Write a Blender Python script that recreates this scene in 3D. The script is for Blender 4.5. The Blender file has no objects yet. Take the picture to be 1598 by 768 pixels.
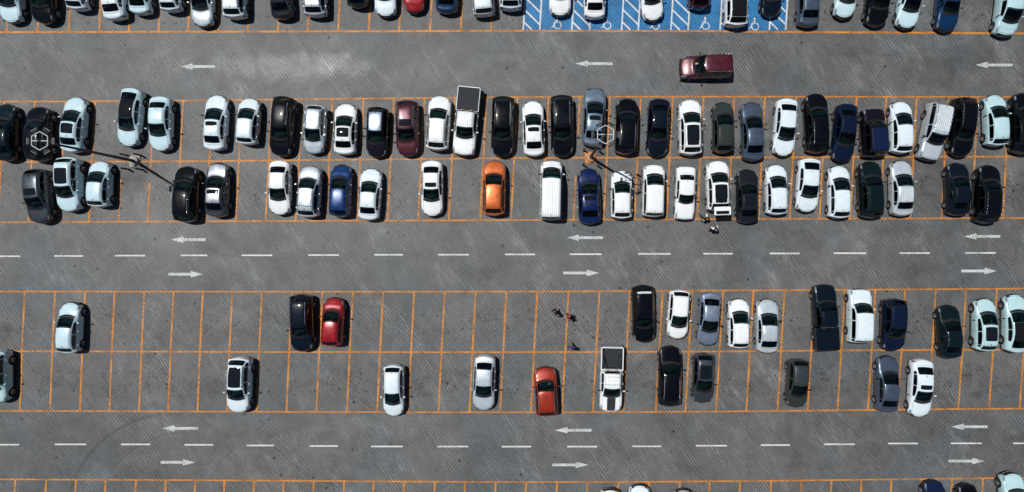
import bpy, math, random
import numpy as np
from mathutils import Matrix, Vector
random.seed(7)
SC = bpy.context.scene
COL = SC.collection
PXM = 18.7            # photograph pixels per metre on the ground
NX, NY = 838.0, 386.0 # pixel straight below the camera
CAMH = 48.0
def gx(px): return (px - NX) / PXM
def gy(py): return -(py - NY) / PXM
def elev(px, py, h):  # ground point below something seen at (px,py) at height h
    k = 1.0 - h / CAMH
    return gx(px) * k, gy(py) * k

# ------------------------------------------------------------------ materials
def newmat(name):
    m = bpy.data.materials.new(name); m.use_nodes = True
    nt = m.node_tree
    return m, nt, nt.nodes['Principled BSDF']
def simple(name, col, rough=.5, metal=0., coat=0., spec=.5, noise=0., nscale=8.):
    m, nt, b = newmat(name)
    b.inputs['Base Color'].default_value = (*col, 1)
    b.inputs['Roughness'].default_value = rough
    b.inputs['Metallic'].default_value = metal
    b.inputs['Coat Weight'].default_value = coat
    b.inputs['Coat Roughness'].default_value = .02
    b.inputs['Specular IOR Level'].default_value = spec
    if noise > 0:
        tc = nt.nodes.new('ShaderNodeNewGeometry')
        n = nt.nodes.new('ShaderNodeTexNoise'); n.inputs['Scale'].default_value = nscale; n.inputs['Detail'].default_value = 6
        nt.links.new(tc.outputs['Position'], n.inputs['Vector'])
        r = nt.nodes.new('ShaderNodeMapRange'); r.inputs[1].default_value = .3; r.inputs[2].default_value = .75
        r.inputs[3].default_value = 1 - noise; r.inputs[4].default_value = 1 + noise * .4
        nt.links.new(n.outputs['Fac'], r.inputs[0])
        mx = nt.nodes.new('ShaderNodeVectorMath'); mx.operation = 'SCALE'
        mx.inputs[0].default_value = col
        nt.links.new(r.outputs[0], mx.inputs['Scale'])
        nt.links.new(mx.outputs[0], b.inputs['Base Color'])
        r2 = nt.nodes.new('ShaderNodeMapRange'); r2.inputs[1].default_value = .3; r2.inputs[2].default_value = .75
        r2.inputs[3].default_value = rough * .8; r2.inputs[4].default_value = min(1, rough * 1.35)
        nt.links.new(n.outputs['Fac'], r2.inputs[0]); nt.links.new(r2.outputs[0], b.inputs['Roughness'])
    return m
PAINT = {}
PCOL = {  # colour, metallic, roughness
 'W':  ((.74,.77,.78), 0, .32), 'I': ((.50,.66,.71), 0, .32), 'I2': ((.42,.60,.63), 0, .32), 'PW': ((.64,.73,.77), 0, .32),  # I, I2, PW: white cars, edge darkening and cool cast put into paint
 'S':  ((.46,.49,.53), .55, .34), 'SB': ((.26,.32,.42), .6, .34), 'SV': ((.55,.62,.67), .35, .34),
 'BK': ((.002,.0026,.0034), 0, .25), 'BP': ((.006,.005,.010), 0, .28), 'NV': ((.003,.008,.024), 0, .28), 'DB': ((.003,.006,.012), 0, .28),
 'DG': ((.010,.013,.016), .2, .30), 'GM': ((.055,.065,.075), .5, .32), 'GG': ((.030,.037,.034), .3, .32), 'DT': ((.003,.009,.011), .0, .28),
 'SL': ((.085,.12,.17), .55, .32), 'ST': ((.17,.23,.30), .5, .33), 'MR': ((.07,.009,.017), .2, .3), 'MD': ((.045,.006,.010), .3, .3),
 'RD': ((.28,.006,.010), .1, .28), 'RO': ((.30,.024,.008), .2, .3), 'OR': ((.62,.14,.03), .35, .3), 'BL': ((.003,.032,.125), .2, .28),
 'PB': ((.006,.012,.045), .1, .3), 'RB': ((.002,.012,.070), .1, .28), 'BB': ((.003,.028,.085), .2, .28)}
def paint(k):
    if k not in PAINT:
        c, me, ro = PCOL[k]
        dark = max(c) < .06
        PAINT[k] = simple('car_paint_' + k.lower(), c, ro, me * (.3 if dark else 1), 1. if dark else .85, .06 if dark else .4, .07, 2.2)
    return PAINT[k]
M = {}
M['black'] = simple('black_plastic', (.012,.013,.014), .6, spec=.2)
M['trim'] = simple('glossy_black', (.008,.008,.009), .05, 0, .5)
M['roofglass'] = simple('tinted_roof_glass', (.006,.008,.010), .03, 0, .5)
M['rubber'] = simple('tyre_rubber', (.014,.014,.015), .85, spec=.2)
M['alloy'] = simple('alloy', (.42,.43,.45), .32, .8)
M['chrome'] = simple('chrome', (.65,.66,.68), .18, 1.)
M['lens'] = simple('headlight_lens', (.22,.25,.27), .12, .3, .8)
M['redlens'] = simple('tail_lens', (.20,.008,.008), .15, 0, .8)
M['plate'] = simple('plate_white', (.6,.6,.58), .45)
M['seat_d'] = simple('seat_charcoal', (.05,.05,.055), .8)
M['seat_b'] = simple('seat_beige', (.32,.27,.21), .8)
M['seat_g'] = simple('seat_grey', (.16,.16,.17), .8)
M['dash'] = simple('dashboard_grey', (.035,.04,.042), .6)
M['steel'] = simple('galvanised_steel', (.20,.21,.21), .5, .4, noise=.3, nscale=20)
M['bright'] = simple('white_tube', (.50,.52,.51), .45)
M['pole'] = simple('dark_pole', (.030,.032,.032), .5, .3)
M['concrete'] = simple('plinth_concrete', (.34,.32,.28), .85, noise=.4, nscale=6)
M['orangec'] = simple('orange_painted_concrete', (.55,.24,.09), .8, noise=.5, nscale=6)
M['bollard'] = simple('bollard_paint', (.05,.018,.014), .5, noise=.3, nscale=20)
M['liner'] = simple('bed_liner', (.026,.029,.034), .7, spec=.2, noise=.3, nscale=12)
M['skin'] = simple('skin', (.32,.17,.11), .55)
M['hair'] = simple('hair', (.012,.009,.008), .6)
def glass(name, col, mixf):
    m = bpy.data.materials.new(name); m.use_nodes = True; nt = m.node_tree; nt.nodes.clear()
    o = nt.nodes.new('ShaderNodeOutputMaterial'); mx = nt.nodes.new('ShaderNodeMixShader')
    t = nt.nodes.new('ShaderNodeBsdfTransparent'); t.inputs[0].default_value = (*col, 1)
    g = nt.nodes.new('ShaderNodeBsdfGlossy'); g.inputs['Roughness'].default_value = .02; g.inputs[0].default_value = (.9,.95,.95,1)
    f = nt.nodes.new('ShaderNodeFresnel'); f.inputs[0].default_value = mixf
    nt.links.new(f.outputs[0], mx.inputs[0]); nt.links.new(t.outputs[0], mx.inputs[1]); nt.links.new(g.outputs[0], mx.inputs[2])
    nt.links.new(mx.outputs[0], o.inputs[0]); return m
M['glass'] = glass('windscreen_glass', (.20,.33,.31), 1.5)
M['sideglass'] = glass('side_glass', (.09,.13,.13), 1.5)

# ------------------------------------------------------------------ mesh helpers
def mesh(name, V, F, mats, fm=None, smooth=True):
    me = bpy.data.meshes.new(name)
    me.from_pydata([tuple(map(float, v)) for v in V], [], [tuple(map(int, f)) for f in F])
    for m in mats: me.materials.append(m)
    if fm is not None: me.polygons.foreach_set('material_index', np.array(fm, dtype=np.int32))
    me.polygons.foreach_set('use_smooth', np.full(len(F), smooth))
    me.update(); return me
def link(name, me, parent=None, loc=None, rot=None, mat=None, mat0=None):
    o = bpy.data.objects.new(name, me); COL.objects.link(o)
    if parent: o.parent = parent
    if loc: o.location = loc
    if rot: o.rotation_euler = rot
    if mat is not None and len(o.material_slots):
        o.material_slots[0].link = 'OBJECT'; o.material_slots[0].material = mat
    return o
def tag(o, label, cat, group=None):
    o['label'] = label; o['category'] = cat
    if group: o['group'] = group
    return o
def empty(name, loc, rz=0, sc=(1,1,1)):
    o = bpy.data.objects.new(name, None); COL.objects.link(o); o.location = loc; o.rotation_euler = (0,0,rz); o.scale = sc
    o.empty_display_size = .2
    return o
class MB:
    def __init__(s): s.V=[]; s.F=[]; s.m=[]
    def add(s, V, F, mi=0):
        n=len(s.V); s.V += [tuple(v) for v in V]; s.F += [tuple(i+n for i in f) for f in F]; s.m += [mi]*len(F)
    def box(s, c, h, mi=0, rz=0, taper=1., bev=0.):
        cx,cy,cz=c; hx,hy,hz=h
        cr,sr=math.cos(rz),math.sin(rz)
        if bev<=0:
            P=[]
            for z,t in ((-hz,1),(hz,taper)):
                for x,y in ((-1,-1),(1,-1),(1,1),(-1,1)):
                    X=x*hx*t; Y=y*hy*t; P.append((cx+X*cr-Y*sr, cy+X*sr+Y*cr, cz+z))
            s.add(P,[(3,2,1,0),(4,5,6,7),(0,1,5,4),(1,2,6,5),(2,3,7,6),(3,0,4,7)],mi); return
        rings=[]
        def ring(z,ins,t):
            R=[]
            for x,y in ((-1,-1),(1,-1),(1,1),(-1,1)):
                ax=hx*t-ins; ay=hy*t-ins; b=bev
                if x*y>0: pts=((x*ax,y*(ay-b)),(x*(ax-b),y*ay))
                else: pts=((x*(ax-b),y*ay),(x*ax,y*(ay-b)))
                pts = pts if (x,y) in ((-1,-1),) or True else pts
                R += [pts[1],pts[0]] if (x,y) in ((1,1),(-1,-1)) else [pts[1],pts[0]]
            R=sorted(R,key=lambda p:math.atan2(p[1]/max(hy,1e-6),p[0]/max(hx,1e-6)))
            return [(cx+X*cr-Y*sr, cy+X*sr+Y*cr, cz+z) for X,Y in R]
        b=bev*.7
        rings=[ring(-hz,b,1),ring(-hz+b,0,1),ring(hz-b,0,taper),ring(hz,b,taper)]
        P=sum(rings,[]); F=[tuple(range(7,-1,-1)),tuple(range(24,32))]
        for k in range(3):
            for i in range(8): F.append((k*8+i,k*8+(i+1)%8,(k+1)*8+(i+1)%8,(k+1)*8+i))
        s.add(P,F,mi)
    def tube(s, a, b, r0, r1=None, n=10, mi=0, cap=True):
        r1 = r0 if r1 is None else r1
        a=Vector(a); b=Vector(b); d=(b-a).normalized()
        u=d.orthogonal().normalized(); w=d.cross(u)
        P=[]
        for c,r in ((a,r0),(b,r1)):
            for i in range(n):
                t=2*math.pi*i/n; P.append(tuple(c+u*math.cos(t)*r+w*math.sin(t)*r))
        F=[(i,(i+1)%n,n+(i+1)%n,n+i) for i in range(n)]
        if cap: F += [tuple(range(n-1,-1,-1)), tuple(range(n,2*n))]
        s.add(P,F,mi)
    def lathe(s, prof, n=24, axis='z', c=(0,0,0), mi=0):
        P=[]
        for r,z in prof:
            for i in range(n):
                t=2*math.pi*i/n
                if axis=='z': P.append((c[0]+r*math.cos(t),c[1]+r*math.sin(t),c[2]+z))
                else: P.append((c[0]+z,c[1]+r*math.cos(t),c[2]+r*math.sin(t)))
        F=[]
        for k in range(len(prof)-1):
            for i in range(n): F.append((k*n+i,k*n+(i+1)%n,(k+1)*n+(i+1)%n,(k+1)*n+i))
        s.add(P,F,mi)
    def ellip(s,c,r,n=12,m=8,mi=0):
        P=[];F=[]
        for k in range(m+1):
            ph=math.pi*k/m
            for i in range(n):
                t=2*math.pi*i/n
                P.append((c[0]+r[0]*math.sin(ph)*math.cos(t),c[1]+r[1]*math.sin(ph)*math.sin(t),c[2]+r[2]*math.cos(ph)))
        for k in range(m):
            for i in range(n): F.append((k*n+i,(k+1)*n+i,(k+1)*n+(i+1)%n,k*n+(i+1)%n))
        s.add(P,F,mi)
    def mesh(s,name,mats,smooth=False): return mesh(name,s.V,s.F,mats,s.m,smooth)

# ------------------------------------------------------------------ car surface
class Surf:
    """Cubic B-spline skin over a net of stations (nose to tail) and 17 lanes (sill, over the roof, sill)."""
    def __init__(s, T):
        s.T=T; L,H,w,belt,rw=T['L'],T['H'],T['w'],T['belt'],T['rw']
        c,ws,bl,deck=T['cowl'],T['ws'],T['bl'],T['deck']
        hn,hc=T['hn'],T['hc']       # hood height at nose, at cowl
        rf=c+ws; rr=L-deck-bl; rb=L-deck; dz=T['dz']; bx=T.get('box',0)
        nw=.86+.08*bx; sw=.44*(1-.75*bx); rs=.30*(1-.8*bx); nr=.90+.08*bx
        st=[ # d, ztop, width, cab, sweep, cap
         (.10,.24,nw-.05,0,sw,.24),(.0,.40,nw,0,sw,.40),(.0,hn-.12,nw+.02,0,sw,hn-.12),(.13,hn,nw+.05,0,sw*.85,None),
         (.45,hn+(hc-hn)*.45,.985,0,sw*.35,None),(c*.64,hn+(hc-hn)*.8,1,0,.10,None),(c-.14,hc,1,0,.24,None),
         (c-.05,hc+.05,1,.0,.36,None),(c+ws*.50,hc+.04+(H-.05-hc)*.60,1,.6,.26,None),(rf,H-.05,1,1,.16,None),
         (rf+(rr-rf)*.30,H,1,1,.04,None),(rf+(rr-rf)*.7,H-.005,1,1,-.02,None),(rr,H-T['rdrop'],1,1,-.05,None),
         (rr+bl*.5,(H-T['rdrop'])*.5+dz*.5+.03,.995,.6,-.08,None),(rb,dz+.02,.98,.0 if deck>.25 else .25,-.12,None),
         (rb+deck*.45,dz-.01,.965,0,-.12,None),(L-.04,dz-.06,.93 if not bx else .98,0,-rs,None),
         (L,.62,nr+.02,0,-rs,.62),(L,.42,nr,0,-rs,.42),(L-.08,.26,nr-.05,0,-rs*.8,.26)]
        net=[]
        for d,zt,wf,cab,sp,cap in st:
            W=w*wf
            l0=[(.90*W,.22),(.985*W,.36),(W,.58),(.975*W,min(zt-.15,belt-.12)),(.905*W,min(zt-.055,belt-.02)),(.80*W,zt-.02),(.68*W,zt-.006),(.38*W,zt),(0,zt+.004)]
            l1=[(.90*W,.22),(.985*W,.36),(W,.58),(.985*W,belt-.12),(.93*W,belt),(rw+.045,zt-.12),(rw-.035,zt-.03),(rw*.5,zt-.004),(0,zt)]
            row=[]
            for (x0,z0),(x1,z1) in zip(l0,l1):
                x=x0+(x1-x0)*cab; z=z0+(z1-z0)*cab
                if cap is not None: z=min(z,cap)
                row.append((x,z))
            full=[]
            for j in range(17):
                k=j if j<=8 else 16-j
                x,z=row[k]; sx=-1 if j<8 else 1
                dd=d+sp*(x/w)**2 * (1 if cap is not None or d<1 or d>L-.9 else 1)
                full.append((sx*x, dd, z))
            net.append(full)
        s.P=np.array(net); s.nv=len(st)
        g=s.raw(np.linspace(0,s.nv-1,120)[:,None]+np.zeros((1,33)), np.linspace(0,16,33)[None,:]+np.zeros((120,1)))
        s.dmin=g[...,1].min(); s.dmax=g[...,1].max()
    def raw(s,v,q):
        v=np.asarray(v,float); q=np.asarray(q,float)
        def wts(t,n):
            i=np.clip(np.floor(t).astype(int),0,n-2); f=t-i
            W=[(1-f)**3/6,(3*f**3-6*f**2+4)/6,(-3*f**3+3*f**2+3*f+1)/6,f**3/6]
            I=[np.clip(i+k-1,0,n-1) for k in range(4)]
            return I,W
        Iv,Wv=wts(v,s.nv); Iq,Wq=wts(q,17)
        out=0
        for a in range(4):
            for b in range(4):
                out=out+(Wv[a]*Wq[b])[...,None]*s.P[Iv[a],Iq[b]]
        return out
    def S(s,v,q,off=0.):
        L=s.T['L']
        def f(v,q):
            p=s.raw(v,q).copy()
            p[...,1]=L/2-(p[...,1]-s.dmin)/(s.dmax-s.dmin)*L
            return p
        p=f(v,q)
        if off:
            e=.05
            v=np.asarray(v,float);q=np.asarray(q,float)
            a=f(v+e,q)-f(v-e,q); b=f(v,np.minimum(q+e,16))-f(v,np.maximum(q-e,0))
            n=np.cross(a,b); n/=np.maximum(np.linalg.norm(n,axis=-1,keepdims=True),1e-9)
            # make outward (away from car axis)
            ref=p-np.array([0,0,.5]); ref[...,1]*=.3
            sg=np.sign((n*ref).sum(-1,keepdims=True)); p=p+n*sg*off
        return p
    def pt(s,v,lane,side,off=0.):
        q=lane if side<0 else 16-lane
        return s.S(np.array([v]),np.array([q]),off)[0]

def patch(S,v0,v1,q0,q1,nv=8,nq=10,k=.06,off=.006,frit=0):
    t=np.linspace(-1,1,nv+1)[:,None]+np.zeros((1,nq+1)); u=np.linspace(-1,1,nq+1)[None,:]+np.zeros((nv+1,1))
    if frit:
        ta=np.concatenate([[-1,-.90],np.linspace(-.90,.90,nv-1)[1:-1],[.90,1]]); ua=np.concatenate([[-1,-.955],np.linspace(-.955,.955,nq-1)[1:-1],[.955,1]])
        t=ta[:,None]+np.zeros((1,nq+1)); u=ua[None,:]+np.zeros((nv+1,1))
    t2=t*(1-k*u**6); u2=u*(1-k*t**6)
    P=S.S((v0+v1)/2+t2*(v1-v0)/2,(q0+q1)/2+u2*(q1-q0)/2,off)
    V=P.reshape(-1,3); F=[];m=[]
    for i in range(nv):
        for j in range(nq):
            a=i*(nq+1)+j; F.append((a,a+nq+1,a+nq+2,a+1)) 
            m.append(1 if frit and (i in(0,nv-1) or j in(0,nq-1)) else 0)
    return V,F,m
def fixn(V,F):
    # orient faces outward from car centre line
    out=[]
    V=np.asarray(V)
    for f in F:
        p=V[list(f)]; n=np.cross(p[1]-p[0],p[2]-p[0]); c=p.mean(0)-np.array([0,0,.45]); c[1]*=.3
        out.append(tuple(f) if (n*c).sum()>=0 else tuple(reversed(f)))
    return out

TYPES={
 'sedan': dict(L=4.6,H=1.45,w=.91,belt=.95,rw=.60,cowl=1.20,ws=1.02,bl=.74,deck=.46,hn=.70,hc=.93,dz=1.02,rdrop=.06,fa=.90,ra=3.62),
 'coupe': dict(L=4.6,H=1.42,w=.91,belt=.94,rw=.58,cowl=1.20,ws=1.05,bl=.90,deck=.28,hn=.70,hc=.93,dz=1.03,rdrop=.09,fa=.90,ra=3.62),
 'boxy':  dict(L=4.3,H=1.38,w=.83,belt=.90,rw=.58,cowl=1.30,ws=.66,bl=.60,deck=.62,hn=.76,hc=.90,dz=.92,rdrop=.03,fa=.80,ra=3.20,box=.9),
 'hatch': dict(L=4.0,H=1.50,w=.87,belt=.97,rw=.58,cowl=.98,ws=.96,bl=.40,deck=.14,hn=.74,hc=.97,dz=1.04,rdrop=.07,fa=.80,ra=3.28),
 'suv':   dict(L=4.5,H=1.66,w=.93,belt=1.06,rw=.62,cowl=1.14,ws=.90,bl=.44,deck=.16,hn=.86,hc=1.07,dz=1.10,rdrop=.07,fa=.88,ra=3.56),
 'jeep':  dict(L=4.6,H=1.80,w=.93,belt=1.12,rw=.68,cowl=1.2,ws=.72,bl=.22,deck=.10,hn=.98,hc=1.12,dz=1.12,rdrop=.03,fa=.85,ra=3.60,box=.8),
 'mpv':   dict(L=4.5,H=1.72,w=.90,belt=1.05,rw=.66,cowl=.86,ws=.98,bl=.22,deck=.10,hn=.84,hc=1.06,dz=1.06,rdrop=.04,fa=.80,ra=3.55,box=.45),
 'kombi': dict(L=4.4,H=1.84,w=.90,belt=1.12,rw=.70,cowl=1.12,ws=.76,bl=.12,deck=.05,hn=.88,hc=1.10,dz=1.10,rdrop=.02,fa=.86,ra=3.55,box=.85),
 'van':   dict(L=4.95,H=1.95,w=.92,belt=1.15,rw=.74,cowl=.66,ws=.85,bl=.16,deck=.06,hn=.92,hc=1.15,dz=1.15,rdrop=.03,fa=.78,ra=3.95,box=.6),
 'cab':   dict(L=3.55,H=1.76,w=.95,belt=1.12,rw=.64,cowl=1.30,ws=.84,bl=.16,deck=.06,hn=.98,hc=1.13,dz=1.10,rdrop=.05,fa=.92,ra=9.0,box=.5),
}
CACHE={}
def prototype(kind):
    if kind in CACHE: return CACHE[kind]
    T=TYPES[kind]; S=Surf(T); L=T['L']; nv=S.nv-1
    hatchy = T['deck']<.25
    D={}
    # glass definitions
    lw=5.45; G=[('windshield',7.25,8.95,lw,16-lw)]
    lr=5.65
    G.append(('rear_window',12.25 if not hatchy else 12.35,13.75 if not hatchy else 13.9,lr,16-lr))
    ends=13.3 if kind in('suv','mpv','van','jeep','hatch','kombi') else 13.0
    cuts={'sedan':[7.7,9.9,12.2,12.95],'coupe':[7.7,10.2,12.6],'boxy':[7.55,9.9,12.2],'hatch':[7.7,10.0,12.2,13.0],'suv':[7.7,9.9,12.0,13.3],
          'jeep':[7.6,9.9,12.0,13.2],'mpv':[7.6,9.9,12.0,13.3],'van':[7.6,9.7,11.4,13.3],'kombi':[7.6,9.8,11.8,13.2],'cab':[7.7,9.9,12.3]}[kind]
    sides=[]
    for a,b in zip(cuts[:-1],cuts[1:]):
        sides.append((a+.04,b-.04))
    vs=sorted(set(np.round(np.concatenate([np.linspace(0,nv,nv*4+1),[3,6.9,7.4,9.1,9.9,12.1,14.2,16.2]]),3)))
    lanes=sorted(set(np.round(np.concatenate([np.linspace(0,8,25),[.7,4.0,5.3,5.9]]),3)))
    qs=lanes+[16-l for l in reversed(lanes[:-1])]
    vs=np.array(vs); qs=np.array(qs)
    P=S.S(vs[:,None]+np.zeros((1,len(qs))),qs[None,:]+np.zeros((len(vs),1)))
    yf=L/2-T['fa']; yr=L/2-T['ra']; R=.385 if kind not in('jeep','cab','suv','van') else .415
    rz=.33 if kind not in('jeep','cab','suv','van') else .36
    parts={k:[] for k in('body','hood','roof','trunk_lid','door_fl','door_fr','door_rl','door_rr')}
    V=P.reshape(-1,3).copy(); nq=len(qs)
    Q=np.tile(qs,len(vs)); LA=8-abs(Q-8)
    side=LA<3.6
    inside=np.zeros(len(V),bool)
    for yc in(yf,yr):
        dy=V[:,1]-yc; dzv=V[:,2]-rz; r=np.hypot(dy,dzv)
        ins=side&(r<R)
        inside|=ins
    for i in range(len(vs)-1):
        for j in range(nq-1):
            a=i*nq+j; f=(a,a+nq,a+nq+1,a+1)
            if all(inside[x] for x in f): continue
            v=(vs[i]+vs[i+1])/2; q=(qs[j]+qs[j+1])/2; l=8-abs(q-8)
            vmin,vmax=vs[i],vs[i+1]; lmin=min(8-abs(qs[j]-8),8-abs(qs[j+1]-8)); lmax=max(8-abs(qs[j]-8),8-abs(qs[j+1]-8))
            skip=False
            for _,a0,a1,b0,b1 in G:
                if vmin>a0+.08 and vmax<a1-.08 and lmin>b0+.12: skip=True
            for a0,a1 in sides:
                if vmin>a0+.04 and vmax<a1-.04 and lmin>4.14 and lmax<4.90: skip=True
            if skip: continue
            s='l' if q<8 else 'r'
            if l>5.3 and 3<v<6.9: k='hood'
            elif l>5.9 and 9.1<v<12.1: k='roof'
            elif l>5.3 and (14.2<v<16.2) and not hatchy: k='trunk_lid'
            elif l>5.3 and (12.1<v<16.2) and hatchy: k='trunk_lid'
            elif .7<l<4.0 and 7.4<v<9.9: k='door_f'+s
            elif .7<l<4.0 and 9.9<v<12.1: k='door_r'+s
            else: k='body'
            parts[k].append(f)
    # snap arch vertices
    for yc in(yf,yr):
        dy=V[:,1]-yc; dzv=V[:,2]-rz; r=np.maximum(np.hypot(dy,dzv),1e-4)
        ins=side&(r<R)
        V[ins,1]=yc+dy[ins]/r[ins]*R; V[ins,2]=rz+dzv[ins]/r[ins]*R
    def sub(name,F,mats):
        F=fixn(V,F)
        ids=sorted(set(i for f in F for i in f)); mp={a:b for b,a in enumerate(ids)}
        return mesh(name,V[ids],[tuple(mp[i] for i in f) for f in F],mats)
    pw=paint('W')
    for k,F in parts.items():
        if F: D[k]=sub(k.split('_f')[0].split('_r')[0] if 'door' in k else k,F,[pw])
    for n,a0,a1,b0,b1 in G:
        v,f,m=patch(S,a0,a1,b0,b1,8,14,.05,.006,1); D[n]=mesh(n,v,fixn(v,f),[M['glass'] if n=='windshield' else M['sideglass'],M['trim']],m)
    D['side']=[]
    for sd in(-1,1):
        for a0,a1 in sides:
            l0,l1=4.06,4.97
            q0,q1=(l0,l1) if sd<0 else (16-l1,16-l0)
            v,f,m=patch(S,a0,a1,q0,q1,6,6,.05,.005,1); D['side'].append(mesh('side_window',v,fixn(v,f),[M['sideglass'],M['trim']],m))
    # lights, grille
    D['head']=[];D['tail']=[]
    for sd in(-1,1):
        l0,l1=(3.75,5.0)
        q0,q1=(l0,l1) if sd<0 else (16-l1,16-l0)
        v,f,m=patch(S,2.3,4.25,q0,q1,6,6,.30,.007); D['head'].append(mesh('headlight',v,fixn(v,f),[M['lens']],m))
        l0,l1=(2.9,5.0)
        q0,q1=(l0,l1) if sd<0 else (16-l1,16-l0)
        v,f,m=patch(S,15.9,17.0,q0,q1,6,6,.15,.007); D['tail'].append(mesh('taillight',v,fixn(v,f),[M['redlens']],m))
    v,f,m=patch(S,1.3,2.55,5.4,10.6,4,10,.1,.006); D['grille']=mesh('grille',v,fixn(v,f),[M['trim']],m)
    v,f,m=patch(S,.15,.9,4.2,11.8,3,12,.05,.006); D['bumper']=mesh('lower_bumper',v,fixn(v,f),[M['black']],m)
    v,f,m=patch(S,6.72,7.24,5.35,10.65,2,14,.02,.006); D['cowl']=mesh('cowl_panel',v,fixn(v,f),[M['black']],m)
    v,f,m=patch(S,1.05,1.4,7.2,8.8,2,4,0,.02); D['plate_f']=mesh('number_plate',v,fixn(v,f),[M['plate']],m)
    v,f,m=patch(S,17.0,17.35,7.2,8.8,2,4,0,.02); D['plate_r']=mesh('number_plate',v,fixn(v,f),[M['plate']],m)
    # roof options
    def rp(n,a0,a1,l,mats,off=.008,k=.05):
        v,f,m=patch(S,a0,a1,l,16-l,8,10,k,off); D[n]=mesh('sunroof' if 'sun' in n or 'pano' in n else 'roof_panel',v,fixn(v,f),mats,m)
    rp('sun',9.35,10.25,6.35,[M['roofglass']]); rp('pano',9.3,11.3,6.25,[M['roofglass']],k=.04); rp('full',8.9,12.3,5.75,[M['trim']],k=.02)
    rp('sunrear',10.4,11.9,6.4,[M['roofglass']])
    # rails
    def strip(pts,w,mb,h=.03):
        for a,b in zip(pts[:-1],pts[1:]): mb.tube(a,b,w,w,6)
    D['rail']=[]
    for sd in(-1,1):
        mb=MB(); pts=[tuple(S.pt(v,5.78,sd,.045 if 9.4<v<12 else .01)) for v in np.linspace(9.2,12.2,9)]
        strip(pts,.018,mb); D['rail'].append(mb.mesh('roof_rail',[M['chrome']],True))
    D['cross']=[]
    for v in(9.9,11.4):
        mb=MB(); pts=[tuple(S.S(np.array([v]),np.array([q]),.055)[0]) for q in np.linspace(5.8,10.2,7)]
        strip(pts,.016,mb); D['cross'].append(mb.mesh('roof_crossbar',[M['black']],True))
    # ribs
    mb=MB()
    for q in np.linspace(6.3,9.7,8):
        w=.055
        pa=S.S(np.linspace(9.35,12.1,12),np.full(12,q-w*1.2),.002); pc=S.S(np.linspace(9.35,12.1,12),np.full(12,q),.045); pb=S.S(np.linspace(9.35,12.1,12),np.full(12,q+w*1.2),.002)
        VV=np.concatenate([pa,pc,pb]); FF=[]
        for i in range(11): FF += [(i,i+1,12+i+1,12+i),(12+i,12+i+1,24+i+1,24+i)]
        mb.add(VV,fixn(VV,FF))
    D['ribs']=mb.mesh('roof_ribs',[pw])
    # panel seams
    mb=MB()
    def seam(vv,qq,w=.007,horiz=True):
        c=S.S(vv,qq,.003); n=len(c)
        t=np.gradient(c,axis=0); t/=np.maximum(np.linalg.norm(t,axis=1,keepdims=True),1e-9)
        nn=S.S(vv,qq,.05)-c; b=np.cross(t,nn); b/=np.maximum(np.linalg.norm(b,axis=1,keepdims=True),1e-9)
        VV=np.concatenate([c-b*w,c+b*w]); FF=[(i,i+1,n+i+1,n+i) for i in range(n-1)]
        mb.add(VV,fixn(VV,FF))
    for sd in(-1,1):
        Qf=(lambda l:l if sd<0 else 16-l)
        a=np.linspace(3,6.85,14); seam(a,np.full(14,Qf(5.3)))
        a=np.linspace(9.1,12.1,12); seam(a,np.full(12,Qf(5.95)))
        for v in(7.4,9.9,12.1):
            l=np.linspace(.7,4.0,10); ok=[]
            pp=S.S(np.full(10,v),np.array([Qf(x) for x in l]))
            keep=[i for i in range(10) if all(math.hypot(pp[i,1]-yc,pp[i,2]-rz)>R+.02 for yc in(yf,yr))]
            if len(keep)>2: seam(np.full(len(keep),v),np.array([Qf(l[i]) for i in keep]))
        if not hatchy:
            a=np.linspace(14.2,16.2,6); seam(a,np.full(6,Qf(5.3)))
    seam(np.full(16,3.0),np.linspace(5.3,10.7,16)); 
    seam(np.full(16,16.2),np.linspace(5.3,10.7,16))
    if not hatchy: seam(np.full(16,14.2),np.linspace(5.3,10.7,16))
    else: seam(np.full(16,12.15),np.linspace(5.6,10.4,16))
    D['seam']=mb.mesh('panel_seam',[M['black']])
    # mirrors
    D['mirror']=[]
    for sd in(-1,1):
        p=S.pt(7.85,4.05,sd); mb=MB()
        mb.tube((p[0]-sd*.03,p[1],p[2]-.02),(p[0]+sd*.10,p[1]+.01,p[2]+.05),.022,.018,6,1)
        mb.box((p[0]+sd*.17,p[1]+.01,p[2]+.07),(.105,.055,.07),0,-sd*.15,.82,.03)
        D['mirror'].append(mb.mesh('side_mirror',[pw,M['black']],False))
    # handles
    D['handle']=[]
    for sd in(-1,1):
        for v in(9.5,11.75):
            p=S.pt(v,3.35,sd,.015); mb=MB(); mb.box(tuple(p),(.014,.09,.016),0,0,.9,.008); D['handle'].append(mb.mesh('door_handle',[pw]))
    # wipers, antenna
    D['wiper']=[]
    for x0,x1 in((-.1,-.62),(.45,-.02)):
        mb=MB(); 
        p0=S.S(np.array([7.3]),np.array([8+x0*3]),.03)[0]; p1=S.S(np.array([7.55]),np.array([8+x1*3.6]),.03)[0]
        mb.tube(tuple(p0),tuple(p1),.012,.009,5); D['wiper'].append(mb.mesh('wiper',[M['black']]))
    p=S.S(np.array([11.9]),np.array([8.]))[0]; mb=MB()
    mb.add([(p[0]-.02,p[1]-.07,p[2]),(p[0]+.02,p[1]-.07,p[2]),(p[0]+.02,p[1]+.08,p[2]),(p[0]-.02,p[1]+.08,p[2]),(p[0],p[1]-.06,p[2]+.06),(p[0],p[1]-.01,p[2]+.05)],
           [(0,1,4),(1,2,5,4),(2,3,5),(3,0,4,5)]); D['antenna']=mb.mesh('antenna',[M['black']])
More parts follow.
